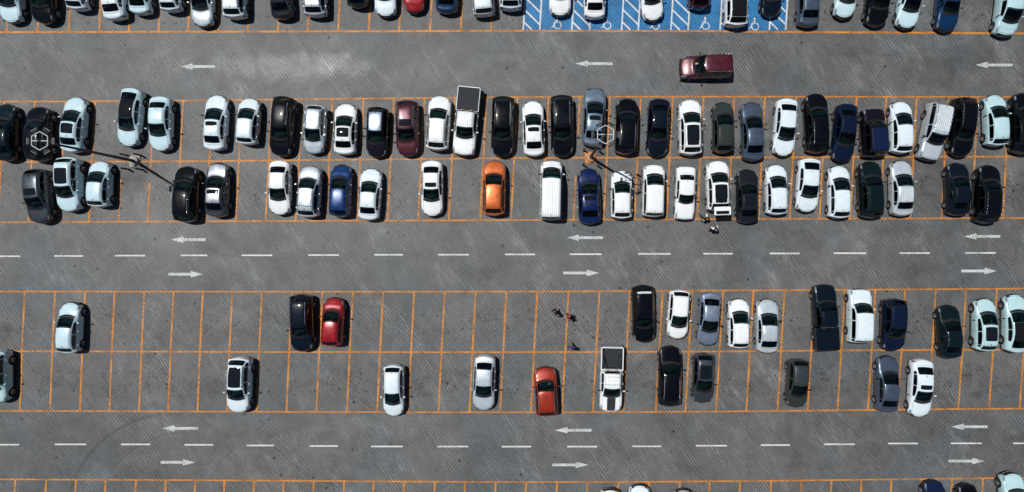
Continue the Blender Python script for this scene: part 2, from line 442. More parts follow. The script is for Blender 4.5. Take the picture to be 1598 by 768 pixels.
    # chassis
    mb=MB(); mb.box((0,-.02,.32),(T['w']*.70,L/2-.32,.11),0); mb.box((0,(yf+yr)/2 if T['ra']<8 else -.4,.30),(T['w']*.86,abs(yf-yr)/2-.46 if T['ra']<8 else L/2-.95,.10),0)
    if T['fa']: mb.box((0,L/2-T['cowl']*.55,.52),(T['w']*.70,T['cowl']*.40,.16),0)
    D['chassis']=mb.mesh('chassis',[M['black']])
    # interior
    cw=L/2-T['cowl']; sz=.50 if T['H']<1.6 else .62
    def seat(x,y,wd):
        m2=MB(); m2.box((x,y,sz-.05),(wd,.24,.09),0,0,.95,.04); m2.box((x,y-.27,sz+.23),(wd*.96,.07,.28),0,0,.85,.03)
        for dx in ((0,) if wd<.3 else (-.38,.38)): m2.box((x+dx,y-.29,sz+.58),(.12,.045,.08),0,0,.85,.02)
        return m2.mesh('seat',[M['seat_d']])
    rowf=cw-T['ws']-.35; 
    D['seat']=[seat(-.36,rowf,.25),seat(.36,rowf,.25),seat(0,rowf-.85 if kind!='cab' else rowf-.75,.62)]
    if kind in('van','mpv'): D['seat'].append(seat(0,rowf-1.65,.6))
    m2=MB(); m2.box((0,cw-.42,T['belt']-.17),(T['w']*.74,.24,.09),0,0,.9,.05); m2.box((0,cw-.62,T['belt']-.34),(.14,.2,.14),0,0,.9,.03); m2.box((-.0,cw-.47,T['belt']-.07),(.13,.03,.04),0,0,.9,.01); D['dash']=m2.mesh('dashboard',[M['dash']])
    m2=MB(); n=16
    cx,cy,cz=-.36,cw-.78,T['belt']-.10
    for i in range(n):
        t0=2*math.pi*i/n;t1=2*math.pi*(i+1)/n; r=.18
        f=lambda t:(cx+r*math.cos(t),cy+r*math.sin(t)*.45,cz+r*math.sin(t)*.85)
        m2.tube(f(t0),f(t1),.016,.016,5,cap=False)
    m2.tube((cx,cy,cz),(cx,cy+.2,cz-.1),.03,.03,6); m2.tube((cx-.17,cy,cz),(cx+.17,cy,cz),.015,.015,5); D['wheelst']=m2.mesh('steering_wheel',[M['black']])
    D['meta']=dict(S=S,L=L,yf=yf,yr=yr,rz=rz,w=T['w'],kind=kind)
    CACHE[kind]=D; return D
# wheels: one mesh for each side and size
def wheel_meshes():
    mb=MB(); mb.lathe([(.21,-.10),(.30,-.105),(.325,-.085),(.33,-.05),(.33,.05),(.325,.085),(.30,.105),(.21,.10)],28,'x'); ty=mb.mesh('tyre',[M['rubber']],True)
    mb=MB(); n=20
    mb.lathe([(.215,.10),(.215,.06)],20,'x')
    P=[(.075,0,0)]+[( .085 if (i//2)%2==0 else .03,.205*math.cos(2*math.pi*i/n),.205*math.sin(2*math.pi*i/n)) for i in range(n)]
    for i in range(n):
        mb.add([P[0],P[1+i],P[1+(i+1)%n]],[(0,1,2)],0 if (i//2)%2==0 else 1)
    mb.lathe([(.215,.10),(.200,.085)],20,'x')
    mb.lathe([(.04,.06),(.04,.09),(.001,.092)],10,'x')
    return ty, mb.mesh('rim',[M['alloy'],M['trim']])
TYRE,RIM=wheel_meshes()
BED={}
def bed_meshes():
    if BED: return BED
    # local to pickup of total length 5.4: bed occupies y from -.72 to -2.68
    y1,y0=-.80,-2.66; w=.95; zb,zt=.42,1.12; yc=-1.62; R=.42; zc=.36
    mb=MB()
    for sd in(-1,1):
        prof=[(y0,zb),(y0,zt),(y1,zt),(y1,zb),(yc+R,zb)]
        for k in range(1,12):
            t=math.pi*k/12; z=zc+R*math.sin(t); 
            if z>zb: prof.append((yc+R*math.cos(t),z))
        prof.append((yc-R,zb))
        xo=sd*w; xi=sd*(w-.10); n=len(prof)
        V=[(xo*(.975 if z>1.0 else 1),y,z) for y,z in prof]+[(xi,y,z) for y,z in prof]
        # side faces built as a quad fan from the top edge to keep the arch concave
        F=[(i,(i+1)%n,n+(i+1)%n,n+i) for i in range(n)]
        def col(o): # columns from top edge to lower outline
            low=[3]+list(range(4,n))+[0]
            fs=[]
            vi=[]
            for i in low: vi.append(i)
            return vi
        mb.add(V,F)
        low=[3]+list(range(4,n))+[0]
        for base,xx in((0,xo*.99),(n,xi)):
            tops=[(xx,prof[i][0],zt) for i in low]; lows=[V[base+i] for i in low]; m=len(low)
            mb.add(lows+tops,[(i,i+1,m+i+1,m+i) for i in range(m-1)])
    mb.box((0,y1-.04,(.62+zt)/2),(w-.10,.04,(zt-.62)/2)); 
    BED['bed']=mb.mesh('cargo_bed',[paint('W')])
    mb=MB(); mb.box((0,(y0+y1)/2,.64),(w-.105,(y1-y0)/2-.05,.03)); 
    for sd in(-1,1): mb.box((sd*(w-.26),yc,.76),(.14,.42,.11),0,0,.9,.03)
    for k in range(9): mb.box((-.56+.14*k,(y0+y1)/2,.675),(.03,(y1-y0)/2-.06,.01))
    for sd in(-1,1): mb.box((sd*(w-.113),(y0+y1)/2,.88),(.008,(y1-y0)/2-.06,.22))
    BED['liner']=mb.mesh('bed_liner',[M['liner']])
    mb=MB(); mb.box((0,y0+.0,(zb+zt)/2+.04),(w*.93,.045,(zt-zb)/2-.04),0,0,1,.03); BED['tailgate']=mb.mesh('tailgate',[paint('W')])
    mb=MB(); mb.box((0,y0-.10,.50),(w*.93,.08,.08),0,0,1,.03); BED['bumper']=mb.mesh('rear_bumper',[M['chrome']])
    mb=MB(); mb.box((0,(y0+y1)/2,zt+.015),(w-.07,(y1-y0)/2-.02,.02),0,0,1,.02); mb.box((0,(y0+y1)/2+.3,zt+.038),(w-.09,.012,.006)); mb.box((0,(y0+y1)/2-.35,zt+.038),(w-.09,.012,.006)); BED['cover']=mb.mesh('bed_cover',[M['liner']])
    mb=MB()
    for sd in(-1,1):
        mb.tube((sd*.78,y1-.25,zt),(sd*.62,y1-.3,zt+.42),.035); mb.tube((sd*.62,y1-.3,zt+.42),(sd*.80,y1-1.2,zt),.03)
    mb.tube((-.62,y1-.3,zt+.42),(.62,y1-.3,zt+.42),.035); BED['bar']=mb.mesh('roll_bar',[M['trim']],True)
    mb=MB(); mb.box((.25,-1.55,.80),(.22,.28,.13),0,.3,.95,.02); BED['crate']=mb.mesh('crate',[M['black']])
    for sd,nm in((-1,'l'),(1,'r')):
        mb=MB(); mb.box((sd*.87,y0-.02,.88),(.07,.05,.16),0,0,1,.02); BED['tail'+nm]=mb.mesh('taillight',[M['redlens']])
    return BED
NAMES={'sedan':'parked_sedan','coupe':'parked_sedan','boxy':'parked_sedan','hatch':'parked_hatchback','suv':'parked_suv','jeep':'parked_suv','mpv':'parked_minivan','van':'parked_van','kombi':'parked_minivan','cab':'pickup_truck'}
def car(cx,cy,lpx,lean,nose,kind,colour,opts,label,group,name=None):
    h=.8
    L=lpx/PXM*(1-h/CAMH); x,y=elev(cx,cy,h)
    D=prototype(kind); me=D['meta']; base=me['L'] if kind!='cab' else 5.42
    sy=L/base; sx={'sedan':1,'hatch':1}.get(kind,1)
    sx=.985+.03*random.random()
    for o in opts:
        if o.startswith('w='): sx*=float(o[2:])
    ang=math.radians(-lean if nose=='U' else 180-lean)
    if nose=='L': ang=math.radians(90-lean)
    root=empty(name or NAMES[kind],(x,y,0),ang,(sx,sy,1))
    cat={'cab':'pickup truck','van':'van','mpv':'minivan','kombi':'minivan'}.get(kind,'car')
    tag(root,label,cat,group)
    pc=paint(colour); oy=0
    if kind=='cab': oy=base/2-me['L']/2
    def L_(n,key=None,mat=None,parent=root,m=None):
        ms=m or D[key]
        o=link(n,ms,parent,None,None,mat); 
        if parent is root and oy: o.location=(0,oy,0)
        return o
    L_('body','body',pc); hood=L_('hood','hood',paint(next((o[5:] for o in opts if o.startswith('hood=')),colour)))
    rc=next((o[5:] for o in opts if o.startswith('roof=')),None)
    rmat=paint(rc) if rc else (M['trim'] if 'black' in opts else pc)
    roof=L_('roof','roof',rmat)
    hatchy=TYPES[kind]['deck']<.25
    if kind!='cab' and 'open' not in opts:
        tl=L_('tailgate' if hatchy else 'trunk_lid','trunk_lid',pc)
    elif kind=='cab': L_('cab_rear_panel','trunk_lid',pc)
    doors=[]
    for i,k in enumerate(('door_fl','door_rl','door_fr','door_rr')):
        d=L_('door',k,pc); doors.append(d)
        link('door_handle',D['handle'][i],d,mat=pc if 'black' not in opts else M['black'])
    ws=L_('windshield','windshield')
    for w in D['wiper']: link('wiper',w,ws)
    if 'open' not in opts: L_('rear_window','rear_window')
    for m in D['side']: L_('side_window',m=m)
    for m in D['mirror']: L_('side_mirror',m=m,mat=pc if random.random()<.75 else M['black'])
    for m in D['head']: L_('headlight',m=m)
    if kind!='cab':
        for m in D['tail']: L_('taillight',m=m)
        L_('number_plate','plate_r')
    L_('grille','grille'); L_('lower_bumper','bumper'); L_('cowl_panel','cowl'); L_('number_plate','plate_f')
    L_('panel_seam','seam'); L_('chassis','chassis')
    if 'noant' not in opts and kind!='cab' and random.random()<.8: L_('antenna','antenna')
    sm=random.choice([M['seat_d'],M['seat_d'],M['seat_g'],M['seat_b']])
    for m in D['seat']: L_('seat',m=m,mat=sm)
    L_('dashboard','dash'); L_('steering_wheel','wheelst')
    if 'rails' in opts or 'brails' in opts:
        for m in D['rail']: L_('roof_rail',m=m,mat=M['chrome'] if 'rails' in opts else M['trim'])
    if 'bars' in opts:
        for m in D['cross']: L_('roof_crossbar',m=m)
    if 'ribs' in opts: L_('roof_ribs',m=D['ribs'],mat=paint('W') if colour=='SV' else rmat)
    if 'sun' in opts: L_('sunroof','sun')
    if 'sun2' in opts: L_('sunroof','sunrear')
    if 'pano' in opts: L_('sunroof','pano')
    if 'full' in opts: L_('roof_panel','full')
    S=me['S']
    if 'rearstrip' in opts:
        v,f,m=patch(S,12.0,12.45,5.9,10.1,3,8,.1,.02); link('rear_strip',mesh('rear_strip',v,fixn(v,f),[M['bright']],m),root)  # white strip across the rear edge of the roof
    for o in opts:
        if o.startswith('paper'):
            cw=me['L']/2-TYPES[kind]['cowl']; mb=MB(); front=o!='paperrear'
            yy=cw-.34 if front else -me['L']/2+TYPES[kind]['deck']+.42
            mb.box((.30 if front else .12,yy,TYPES[kind]['belt']-.02 if front else 1.06),(.13,.09,.012),0,.35); link('paper_sheet',mb.mesh('paper_sheet',[M['plate']]),root)
    if 'stripe' in opts:
        v,f,m=patch(S,3.0,6.7,7.0,9.0,8,6,.03,.010); o=link('hood_stripe',mesh('hood_stripe',v,fixn(v,f),[M['liner']],m),root,(0,oy,0))
    if 'open' in opts:
        # raised tailgate hinged at the roof end, dark load bay below
        L=me['L']; zt=1.66
        mb=MB(); mb.box((0,-L/2-.02,1.78),(.66,.36,.03),0,0,.95,.05); mb.box((0,-L/2-.16,1.815),(.52,.14,.01),1); tg=link('tailgate',mb.mesh('tailgate',[paint('W'),M['roofglass']]),root,mat=pc)
        mb=MB(); mb.box((0,-L/2-.30,1.79),(.22,.05,.03)); link('number_plate',mb.mesh('number_plate',[M['plate']]),tg)
        mb=MB(); mb.box((0,-L/2+.42,.66),(.72,.38,.05)); link('load_floor',mb.mesh('load_floor',[M['seat_d']]),root)
    rs=me['rz']/.33
    ry=me['yr'] if kind!='cab' else -1.62
    for sd in(-1,1):
        for yy in((me['yf']+oy),ry):
            wv=link('wheel',TYRE,root,(sd*(me['w']-.115),yy,me['rz']),(0,0,0 if sd>0 else math.pi)); wv.scale=(1,rs/sy if False else rs,rs)
            link('rim',RIM,wv)
    if kind=='cab':
        B=bed_meshes()
        link('cargo_bed',B['bed'],root,mat=pc); link('tailgate',B['tailgate'],root,mat=pc); link('rear_bumper',B['bumper'],root)
        link('taillight',B['taill'],root); link('taillight',B['tailr'],root); link('bed_liner',B['liner'],root)
        if 'cover' in opts: link('bed_cover',B['cover'],root,mat=M['liner'])
        if 'pcover' in opts: link('bed_cover',B['cover'],root,mat=pc)
        if 'bar' in opts: link('roll_bar',B['bar'],root)
        mb=MB(); mb.box((0,-1.6,.36),(.42,1.05,.10)); link('chassis_frame',mb.mesh('chassis_frame',[M['black']]),root)
    return root
# ------------------------------------------------------------------ cars: photo x, y, length, lean, nose, type, colour, extras, label
A='cars at the top edge, cut by the frame'; B='cars in the second row'; C='cars in the third row'; D_='cars in the fourth row'; E='cars in the fifth row'; F_='cars at the bottom edge, cut by the frame'
CARS=[
(16,-8,86,2,'D','sedan','I','',A,'blue tinted white sedan in the top left corner showing its hood and windshield'),
(68,-8,88,2,'D','suv','BK','rails',A,'black car with a silver roof rail beside the corner sedan'),
(122,-26,84,3,'U','hatch','PW','',A,'white tail with dark rear glass, third from the top left corner'),
(175,-12,86,-5,'U','sedan','PW','',A,'white sedan with a leaning tail, fourth from the top left corner'),
(218,-21,86,0,'U','sedan','I','',A,'blue tinted white sedan tail with narrow trunk lid, fifth from the top left corner'),
(266,-24,84,0,'U','hatch','PW','sun',A,'pale hatchback tail next to the nose down silvery sedan at the top'),
(315,-3,88,1,'D','sedan','SV','',A,'silvery white sedan with a shiny hood and clear windshield at the top edge'),
(366,-14,86,0,'U','suv','PW','rails',A,'white suv tail with roof rails right of the silvery sedan at the top'),
(437,-14,86,-5,'U','sedan','DG','',A,'dark tail with a bright trunk lid standing alone between two gaps'),
(492,-16,84,0,'U','suv','SV','rails',A,'light silver suv tail with rails and curved dark rear glass'),
(559,-31,84,2,'U','hatch','DG','rails',A,'dark grey tail trimmed with a bright bumper edge beside an empty stall'),
(601,-18,86,0,'D','sedan','PW','',A,'white car nose pointing down beside the red one at the top edge'),
(646,-24,86,0,'D','hatch','RD','',A,'red car with pale headlights, only its nose inside the top edge'),
(698,-23,86,2,'U','sedan','BB','',A,'dark car with a shiny blue trunk lid at the top edge'),
(752,-17,84,-6,'U','mpv','PW','',A,'white boxy van like car parked askew next to the blue trunked one'),
(797,-26,84,0,'U','suv','PW','',A,'white tail with dark glass in the last stall before the blue bays'),
(874,-19,86,0,'D','sedan','W','',A,'white rounded nose in the first blue disabled bay'),
(928,-14,86,0,'U','sedan','W','paperrear',A,'white sedan tail with papers under its rear window in a blue bay'),
(1015,-12,88,-8,'D','sedan','W','',A,'white car turned at an angle, nose down in a blue bay'),
(1092,-28,84,0,'U','hatch','MD','',A,'dark red square tail in a blue bay with its whole symbol visible'),
(1149,-2,88,0,'U','suv','W','full',A,'white suv with an all black roof and glass filling a blue bay'),
(1204,-18,86,0,'D','hatch','DB','',A,'very dark rounded nose over the last blue hatched strip'),
(1262,-4,90,0,'U','sedan','SL','paperrear',A,'slate blue sedan tail just past the blue bays'),
(1322,-14,84,7,'D','hatch','I','',A,'blue tinted white hatchback nose parked askew with dark grille'),
(1371,-4,88,5,'D','suv','BK','',A,'black car nose with glinting headlights between two pale ones'),
(1421,0,88,8,'D','sedan','I','',A,'blue tinted white sedan nose tilted, left of the navy sedan at the top edge'),
(1481,4,88,4,'D','sedan','BB','',A,'deep blue sedan nose touching the orange line'),
(1574,12,88,7,'D','mpv','I2','',A,'teal tinted white minivan at the top right corner, nose past the orange line'),
# second row
(6,206,90,0,'U','sedan','DT','',B,'very dark green sedan cut by the left frame edge'),
(60,209,86,0,'U','suv','BK','',B,'black car under the lamp head with a star shaped glint'),
(114,194,88,5,'U','sedan','I','pano',B,'blue tinted white sedan with panoramic roof next to the black car under the lamp'),
(202,183,92,6,'D','coupe','I','full',B,'blue tinted white car with one unbroken black roof from front to rear glass'),
(249.5,193,86,1,'D','sedan','I','',B,'blue tinted white sedan with a sun glare on its plain roof'),
(336,191,88,3,'U','sedan','PW','sun',B,'white sedan with a small sunroof and an empty stall on its left'),
(387,189,74,4.5,'U','hatch','PW','',B,'short white hatchback left of the big black suv'),
(440.5,197,94,5,'D','suv','BK','rails',B,'big black suv with a silver roof rail and bright glint'),
(491,202,77,4,'D','hatch','SV','rails',B,'silvery hatchback with roof rails, nose down, right of the big black suv'),
(538.5,201,81,1.5,'U','sedan','W','pano',B,'white sedan with a black front half of its roof'),
(588,206,79,2,'D','hatch','BP','roof=SB',B,'dark purple hatchback with a contrasting silver roof'),
(635.5,200,87,-1,'D','suv','MR','rails sun',B,'maroon suv with rails and sunroof parked beside white cars'),
(684.5,192,86,4,'U','suv','W','rails',B,'white estate with rails and green tinted glass between maroon suv and pickup'),
(728,190,107,5.5,'D','cab','W','cover ribs',B,'white pickup truck with a black bed cover'),
(784.5,197,94,2,'D','suv','BK','rails',B,'black suv with two thin rails right of the white pickup'),
(832.5,200,88,-2,'U','sedan','W','sun',B,'white sedan with a small sunroof between two large black cars'),
(877,196,96,-1,'D','suv','BK','rails sun',B,'long black suv left of the grey car beneath the lamp'),
(927.5,182,93,3,'U','sedan','ST','sun',B,'grey blue sedan sticking out past the line beside the lamp post'),
(978,197,88,2,'U','suv','BK','rails',B,'black suv with a pair of shiny rails just right of the second lamp'),
(1027.5,199,91,3,'D','sedan','DB','',B,'dark navy sedan with a faintly shining roof, nose down, left of a white suv'),
(1077.5,198.5,88,-1,'U','suv','W','sun2 pano rails',B,'white suv with a wide black sunroof in the second row'),
(1129,198.5,81,0,'U','hatch','GG','',B,'dark olive grey hatchback between white suv and steel blue sedan'),
(1175,204.5,93,-1.5,'U','sedan','SL','',B,'steel blue sedan with shiny hood creases'),
(1226,198.5,91,4.5,'D','sedan','PW','',B,'pale white sedan, nose down, right of the steel blue sedan'),
(1274.5,192,94,-2,'U','suv','BK','rails',B,'black suv with a curved silver rail, sticking up past the line'),
(1319,207,92,5,'D','sedan','NV','',B,'long navy sedan reaching below its stall line'),
(1363.5,207,75,-2,'U','jeep','BP','roof=PB',B,'small dark off roader with a purplish blue roof'),
(1407,198.5,83,-.5,'U','hatch','PW','',B,'pale white hatchback left of the slanted silver off roader'),
(1457.5,206,90,12,'D','jeep','SV','ribs rails w=.95',B,'silver off roader parked slanted, with a ribbed roof'),
(1502.5,198,93,4,'D','suv','BK','rails w=.96',B,'black suv right of the slanted silver off roader'),
(1555,187.5,82,-2,'U','hatch','I2','',B,'teal tinted white hatchback near the right end of the second row'),
(1598,192,96,0,'U','suv','BK','',B,'black suv cut by the right frame edge'),
# third row
(60,306,86,-4,'D','suv','GM','sun',C,'gunmetal car with silver roof at the left end of the third row'),
(107,288,86,-1,'D','suv','I','sun pano',C,'blue tinted white suv with a large black sunroof, beside the gunmetal car'),
(154.5,287,73,2,'U','hatch','I','',C,'blue tinted white short hatchback next to the lamp post with bollards'),
(290,303,88,2,'U','suv','BK','rails',C,'black suv touched by the shadow of the lamp head'),
(338,296,86,1.5,'U','sedan','GM','roof=S hood=S sun',C,'dark sedan with silvery hood and roof beside the black suv'),
(436,293,86,1,'D','sedan','W','',C,'white sedan, nose down, with an empty stall on its left'),
(482.5,299,81,3.5,'U','suv','SV','rails bars ribs',C,'white silver suv with ribbed roof and rails left of the blue car'),
(531,297.5,83,2,'U','hatch','BL','',C,'bright blue hatchback with a strong glint on its roof'),
(577,303,82,3.5,'U','sedan','PW','',C,'white sedan right of the bright blue hatchback'),
(674,294,88,0,'D','sedan','W','sun',C,'white sedan with small sunroof standing alone between empty stalls'),
(771,293.5,87,1,'U','suv','OR','brails',C,'orange suv standing alone in the third row'),
(860,297,94,1,'U','van','W','ribs',C,'white van with a long ribbed roof'),
(919.5,306,88,-1.5,'U','sedan','RB','sun',C,'deep royal blue sedan with dark sunroof just under the lamp base'),
(970,303.5,77,0,'U','hatch','W','',C,'white hatchback crossed by the shadow of the lamp pole'),
(1020,297.5,83,1.5,'U','mpv','W','',C,'white boxy minivan right of the lamp head shadow'),
(1070,301.5,84,2,'D','boxy','W','',C,'white old square cut sedan'),
(1120.5,290,80,-1.5,'U','suv','W','sun2 pano open',C,'white suv with its tailgate open and a black sunroof'),
(1167,306,85,0,'U','sedan','DG','pano',C,'charcoal sedan right of the suv with the open tailgate'),
(1212,296,80,-.5,'U','hatch','PW','',C,'pale white hatchback, nose up, right of the charcoal sedan'),
(1262,289,85,4,'D','coupe','PW','',C,'pale white car nosing down between two nose up white ones'),
(1310,299.5,84,0,'U','hatch','PW','',C,'pale white hatchback left of the dark teal suv'),
(1359,296,89,-2,'U','suv','DT','',C,'dark teal suv with a ribbed looking roof'),
(1408,293.5,88,-1,'U','sedan','SV','ribs',C,'silver blue sedan with creased hood, right of the dark teal suv'),
(1496,295,83,-.5,'U','sedan','DB','',C,'dark blue sedan left of the biggest black car in the third row'),
(1541.5,303,92,3,'U','suv','BK','rails',C,'big black suv at the right end of the third row'),
# fourth row
(107.5,511.5,80,2,'U','hatch','I','',D_,'blue tinted white hatchback alone at the left of the fourth row'),
(470.5,504,91,-1,'D','suv','DB','rails',D_,'black blue suv beside the red hatchback'),
(519,502.5,77,3,'U','hatch','RD','',D_,'bright red hatchback right of a dark suv'),
(1004,489.5,91,-1.5,'D','suv','BK','rearstrip',D_,'black suv with a white band above its rear window'),
(1059,491,78,4,'D','hatch','W','',D_,'white hatchback, nose down, right of the black banded suv'),
(1107,498,85,4,'D','sedan','SB','paperrear',D_,'silver blue sedan, nose down, between two white hatchbacks'),
(1153.5,505,78,0,'U','hatch','W','',D_,'white hatchback, nose up, right of the silver blue sedan'),
(1198,509,85,1,'U','sedan','SV','',D_,'silver hatch backed sedan beside an empty stall, fourth row'),
(1288,495,103,-2.5,'U','cab','DB','pcover',D_,'black blue pickup truck with a closed bed'),
(1341.5,493,85,1,'U','jeep','PW','',D_,'pale white suv right of the dark pickup truck'),
(1395,507,83,2,'D','suv','NV','paper',D_,'navy suv with a white paper behind its windshield'),
(1483,518,84,-2.5,'U','sedan','DT','rails',D_,'dark teal black sedan sitting low in its stall, left of two pale cars'),
(1538,507,83,.5,'U','hatch','I2','pano',D_,'teal tinted white hatchback with a black windshield and front roof'),
(1586,505,92,0,'U','coupe','I2','full',D_,'teal tinted white car with a whole black roof at the right frame edge'),
# fifth row
(-5,588,84,0,'D','suv','I2','full',E,'black roofed teal tinted white suv cut by the left frame edge'),
(373,601,88,2,'D','suv','PW','sun2 pano rails',E,'white suv with a large black sunroof in the fifth row'),
(614,610,82,0,'D','hatch','PW','',E,'white hatchback overlapping the lower orange line, alone'),
(755.5,598,88,2,'D','sedan','SV','ribs',E,'silver white sedan with creases along its roof, near the red orange suv'),
(852,611,77,-3,'U','suv','RO','rails paper',E,'red orange suv with silver roof rails'),
(954,592,102,1.5,'D','cab','W','bar stripe bars ribs',E,'white pickup truck with an open bed and a black hood stripe'),
(1045.5,587,95,1,'U','suv','BK','rails',E,'large black suv in the fifth row'),
(1097.5,590.5,80,2,'D','hatch','GM','pano sun',E,'charcoal hatchback with a long black sunroof beside the large black suv'),
(1245,598.5,78,3,'D','hatch','GG','roof=GM',E,'dark grey green hatchback alone in the fifth row'),
(1386,600,89,1.5,'U','sedan','SL','roof=SL',E,'slate grey sedan beside the pale sedan with a sunroof'),
(1438,606.5,92,3,'D','sedan','PW','sun',E,'pale white sedan with a sunroof, nose past the lower line'),
# bottom edge
(952,806,84,2,'U','suv','W','rails',F_,'white rimmed front just showing at the bottom edge'),
(998,801,86,1,'U','sedan','PW','',F_,'pale rounded hood at the bottom edge beside the white rimmed one'),
(1067,807,84,1,'U','sedan','S','',F_,'silver front barely showing at the bottom edge'),
(1459,795,88,1,'U','sedan','PB','',F_,'dark purplish blue hood at the bottom edge'),
(1512,799,86,0,'U','hatch','BK','',F_,'black hood at the bottom edge left of the teal tinted car'),
(1582,782,88,-3,'U','suv','I2','',F_,'teal tinted white car in the bottom right corner'),
]
for cx,cy,l,lean,nose,kind,colr,op,grp,lab in CARS:
    car(cx,cy,l,lean,nose,kind,colr,op.split(),lab,grp)
car(1101,104.5,81,-1,'L','kombi','MR','rails'.split(),'maroon minivan with roof rails driving left along the upper aisle',None,'moving_minivan')
# ------------------------------------------------------------------ ground
def world_nodes(nt): 
    g=nt.nodes.new('ShaderNodeNewGeometry'); return g.outputs['Position']
def noise(nt,vec,scale,detail=4,rough=.55,dist=0):
    n=nt.nodes.new('ShaderNodeTexNoise'); n.inputs['Scale'].default_value=scale; n.inputs['Detail'].default_value=detail
    n.inputs['Roughness'].default_value=rough; n.inputs['Distortion'].default_value=dist; nt.links.new(vec,n.inputs['Vector']); return n.outputs['Fac']
def mapr(nt,v,a,b,c,d,smooth=False):
    r=nt.nodes.new('ShaderNodeMapRange'); r.inputs[1].default_value=a; r.inputs[2].default_value=b; r.inputs[3].default_value=c; r.inputs[4].default_value=d
    if smooth: r.interpolation_type='SMOOTHSTEP'
    nt.links.new(v,r.inputs[0]); return r.outputs[0]
def math_(nt,op,a,b=None,c=None):
    m=nt.nodes.new('ShaderNodeMath'); m.operation=op
    for i,x in enumerate((a,b,c)):
        if x is None: continue
        if isinstance(x,(int,float)): m.inputs[i].default_value=x
        else: nt.links.new(x,m.inputs[i])
    return m.outputs[0]
def mapping(nt,vec,rot,scale,loc=(0,0,0)):
    m=nt.nodes.new('ShaderNodeMapping'); m.inputs['Rotation'].default_value=rot; m.inputs['Scale'].default_value=scale; m.inputs['Location'].default_value=loc
    nt.links.new(vec,m.inputs['Vector']); return m.outputs['Vector']
GANG=math.radians(57)   # the combing runs down to the right at this angle
def rs_(nt,pos,rot,sc,loc=(0,0,0)):
    return mapping(nt,mapping(nt,pos,(0,0,rot),(1,1,1)),(0,0,0),sc,loc)
def combing(nt,pos):
    """(groove 0..1, streak 0..1, patch 0..1): texture combed into the surface, worn away in places"""
    r=rs_(nt,pos,GANG,(.22,1,1))       # x runs along the grooves
    w=nt.nodes.new('ShaderNodeTexWave'); w.wave_type='BANDS'; w.bands_direction='Y'; w.inputs['Scale'].default_value=1.45; w.inputs['Distortion'].default_value=1.3
    w.inputs['Detail'].default_value=3; w.inputs['Detail Scale'].default_value=1.2
    nt.links.new(r,w.inputs['Vector'])
    st=noise(nt,rs_(nt,pos,GANG,(.8,6.8,1)),1.,4,.75)
    st2=noise(nt,rs_(nt,pos,GANG,(.09,.42,1),(3,5,0)),1.,5,.65)
    return w.outputs['Fac'],st,st2
def ellipse(nt,pos,c,rx,ry,rot=0,jit=.5,seed=0):
    """soft edged stain of its own shape"""
    v=mapping(nt,pos,(0,0,0),(1,1,1),(-c[0],-c[1],0))
    v=mapping(nt,v,(0,0,rot),(1/rx,1/ry,0))
    l=nt.nodes.new('ShaderNodeVectorMath'); l.operation='LENGTH'; nt.links.new(v,l.inputs[0])
    n=noise(nt,pos,.7+seed*.1,5,.65)
    d=math_(nt,'ADD',l.outputs['Value'],math_(nt,'MULTIPLY',math_(nt,'SUBTRACT',n,.5),jit*3))
    return mapr(nt,d,1.15,.25,0,1,True)
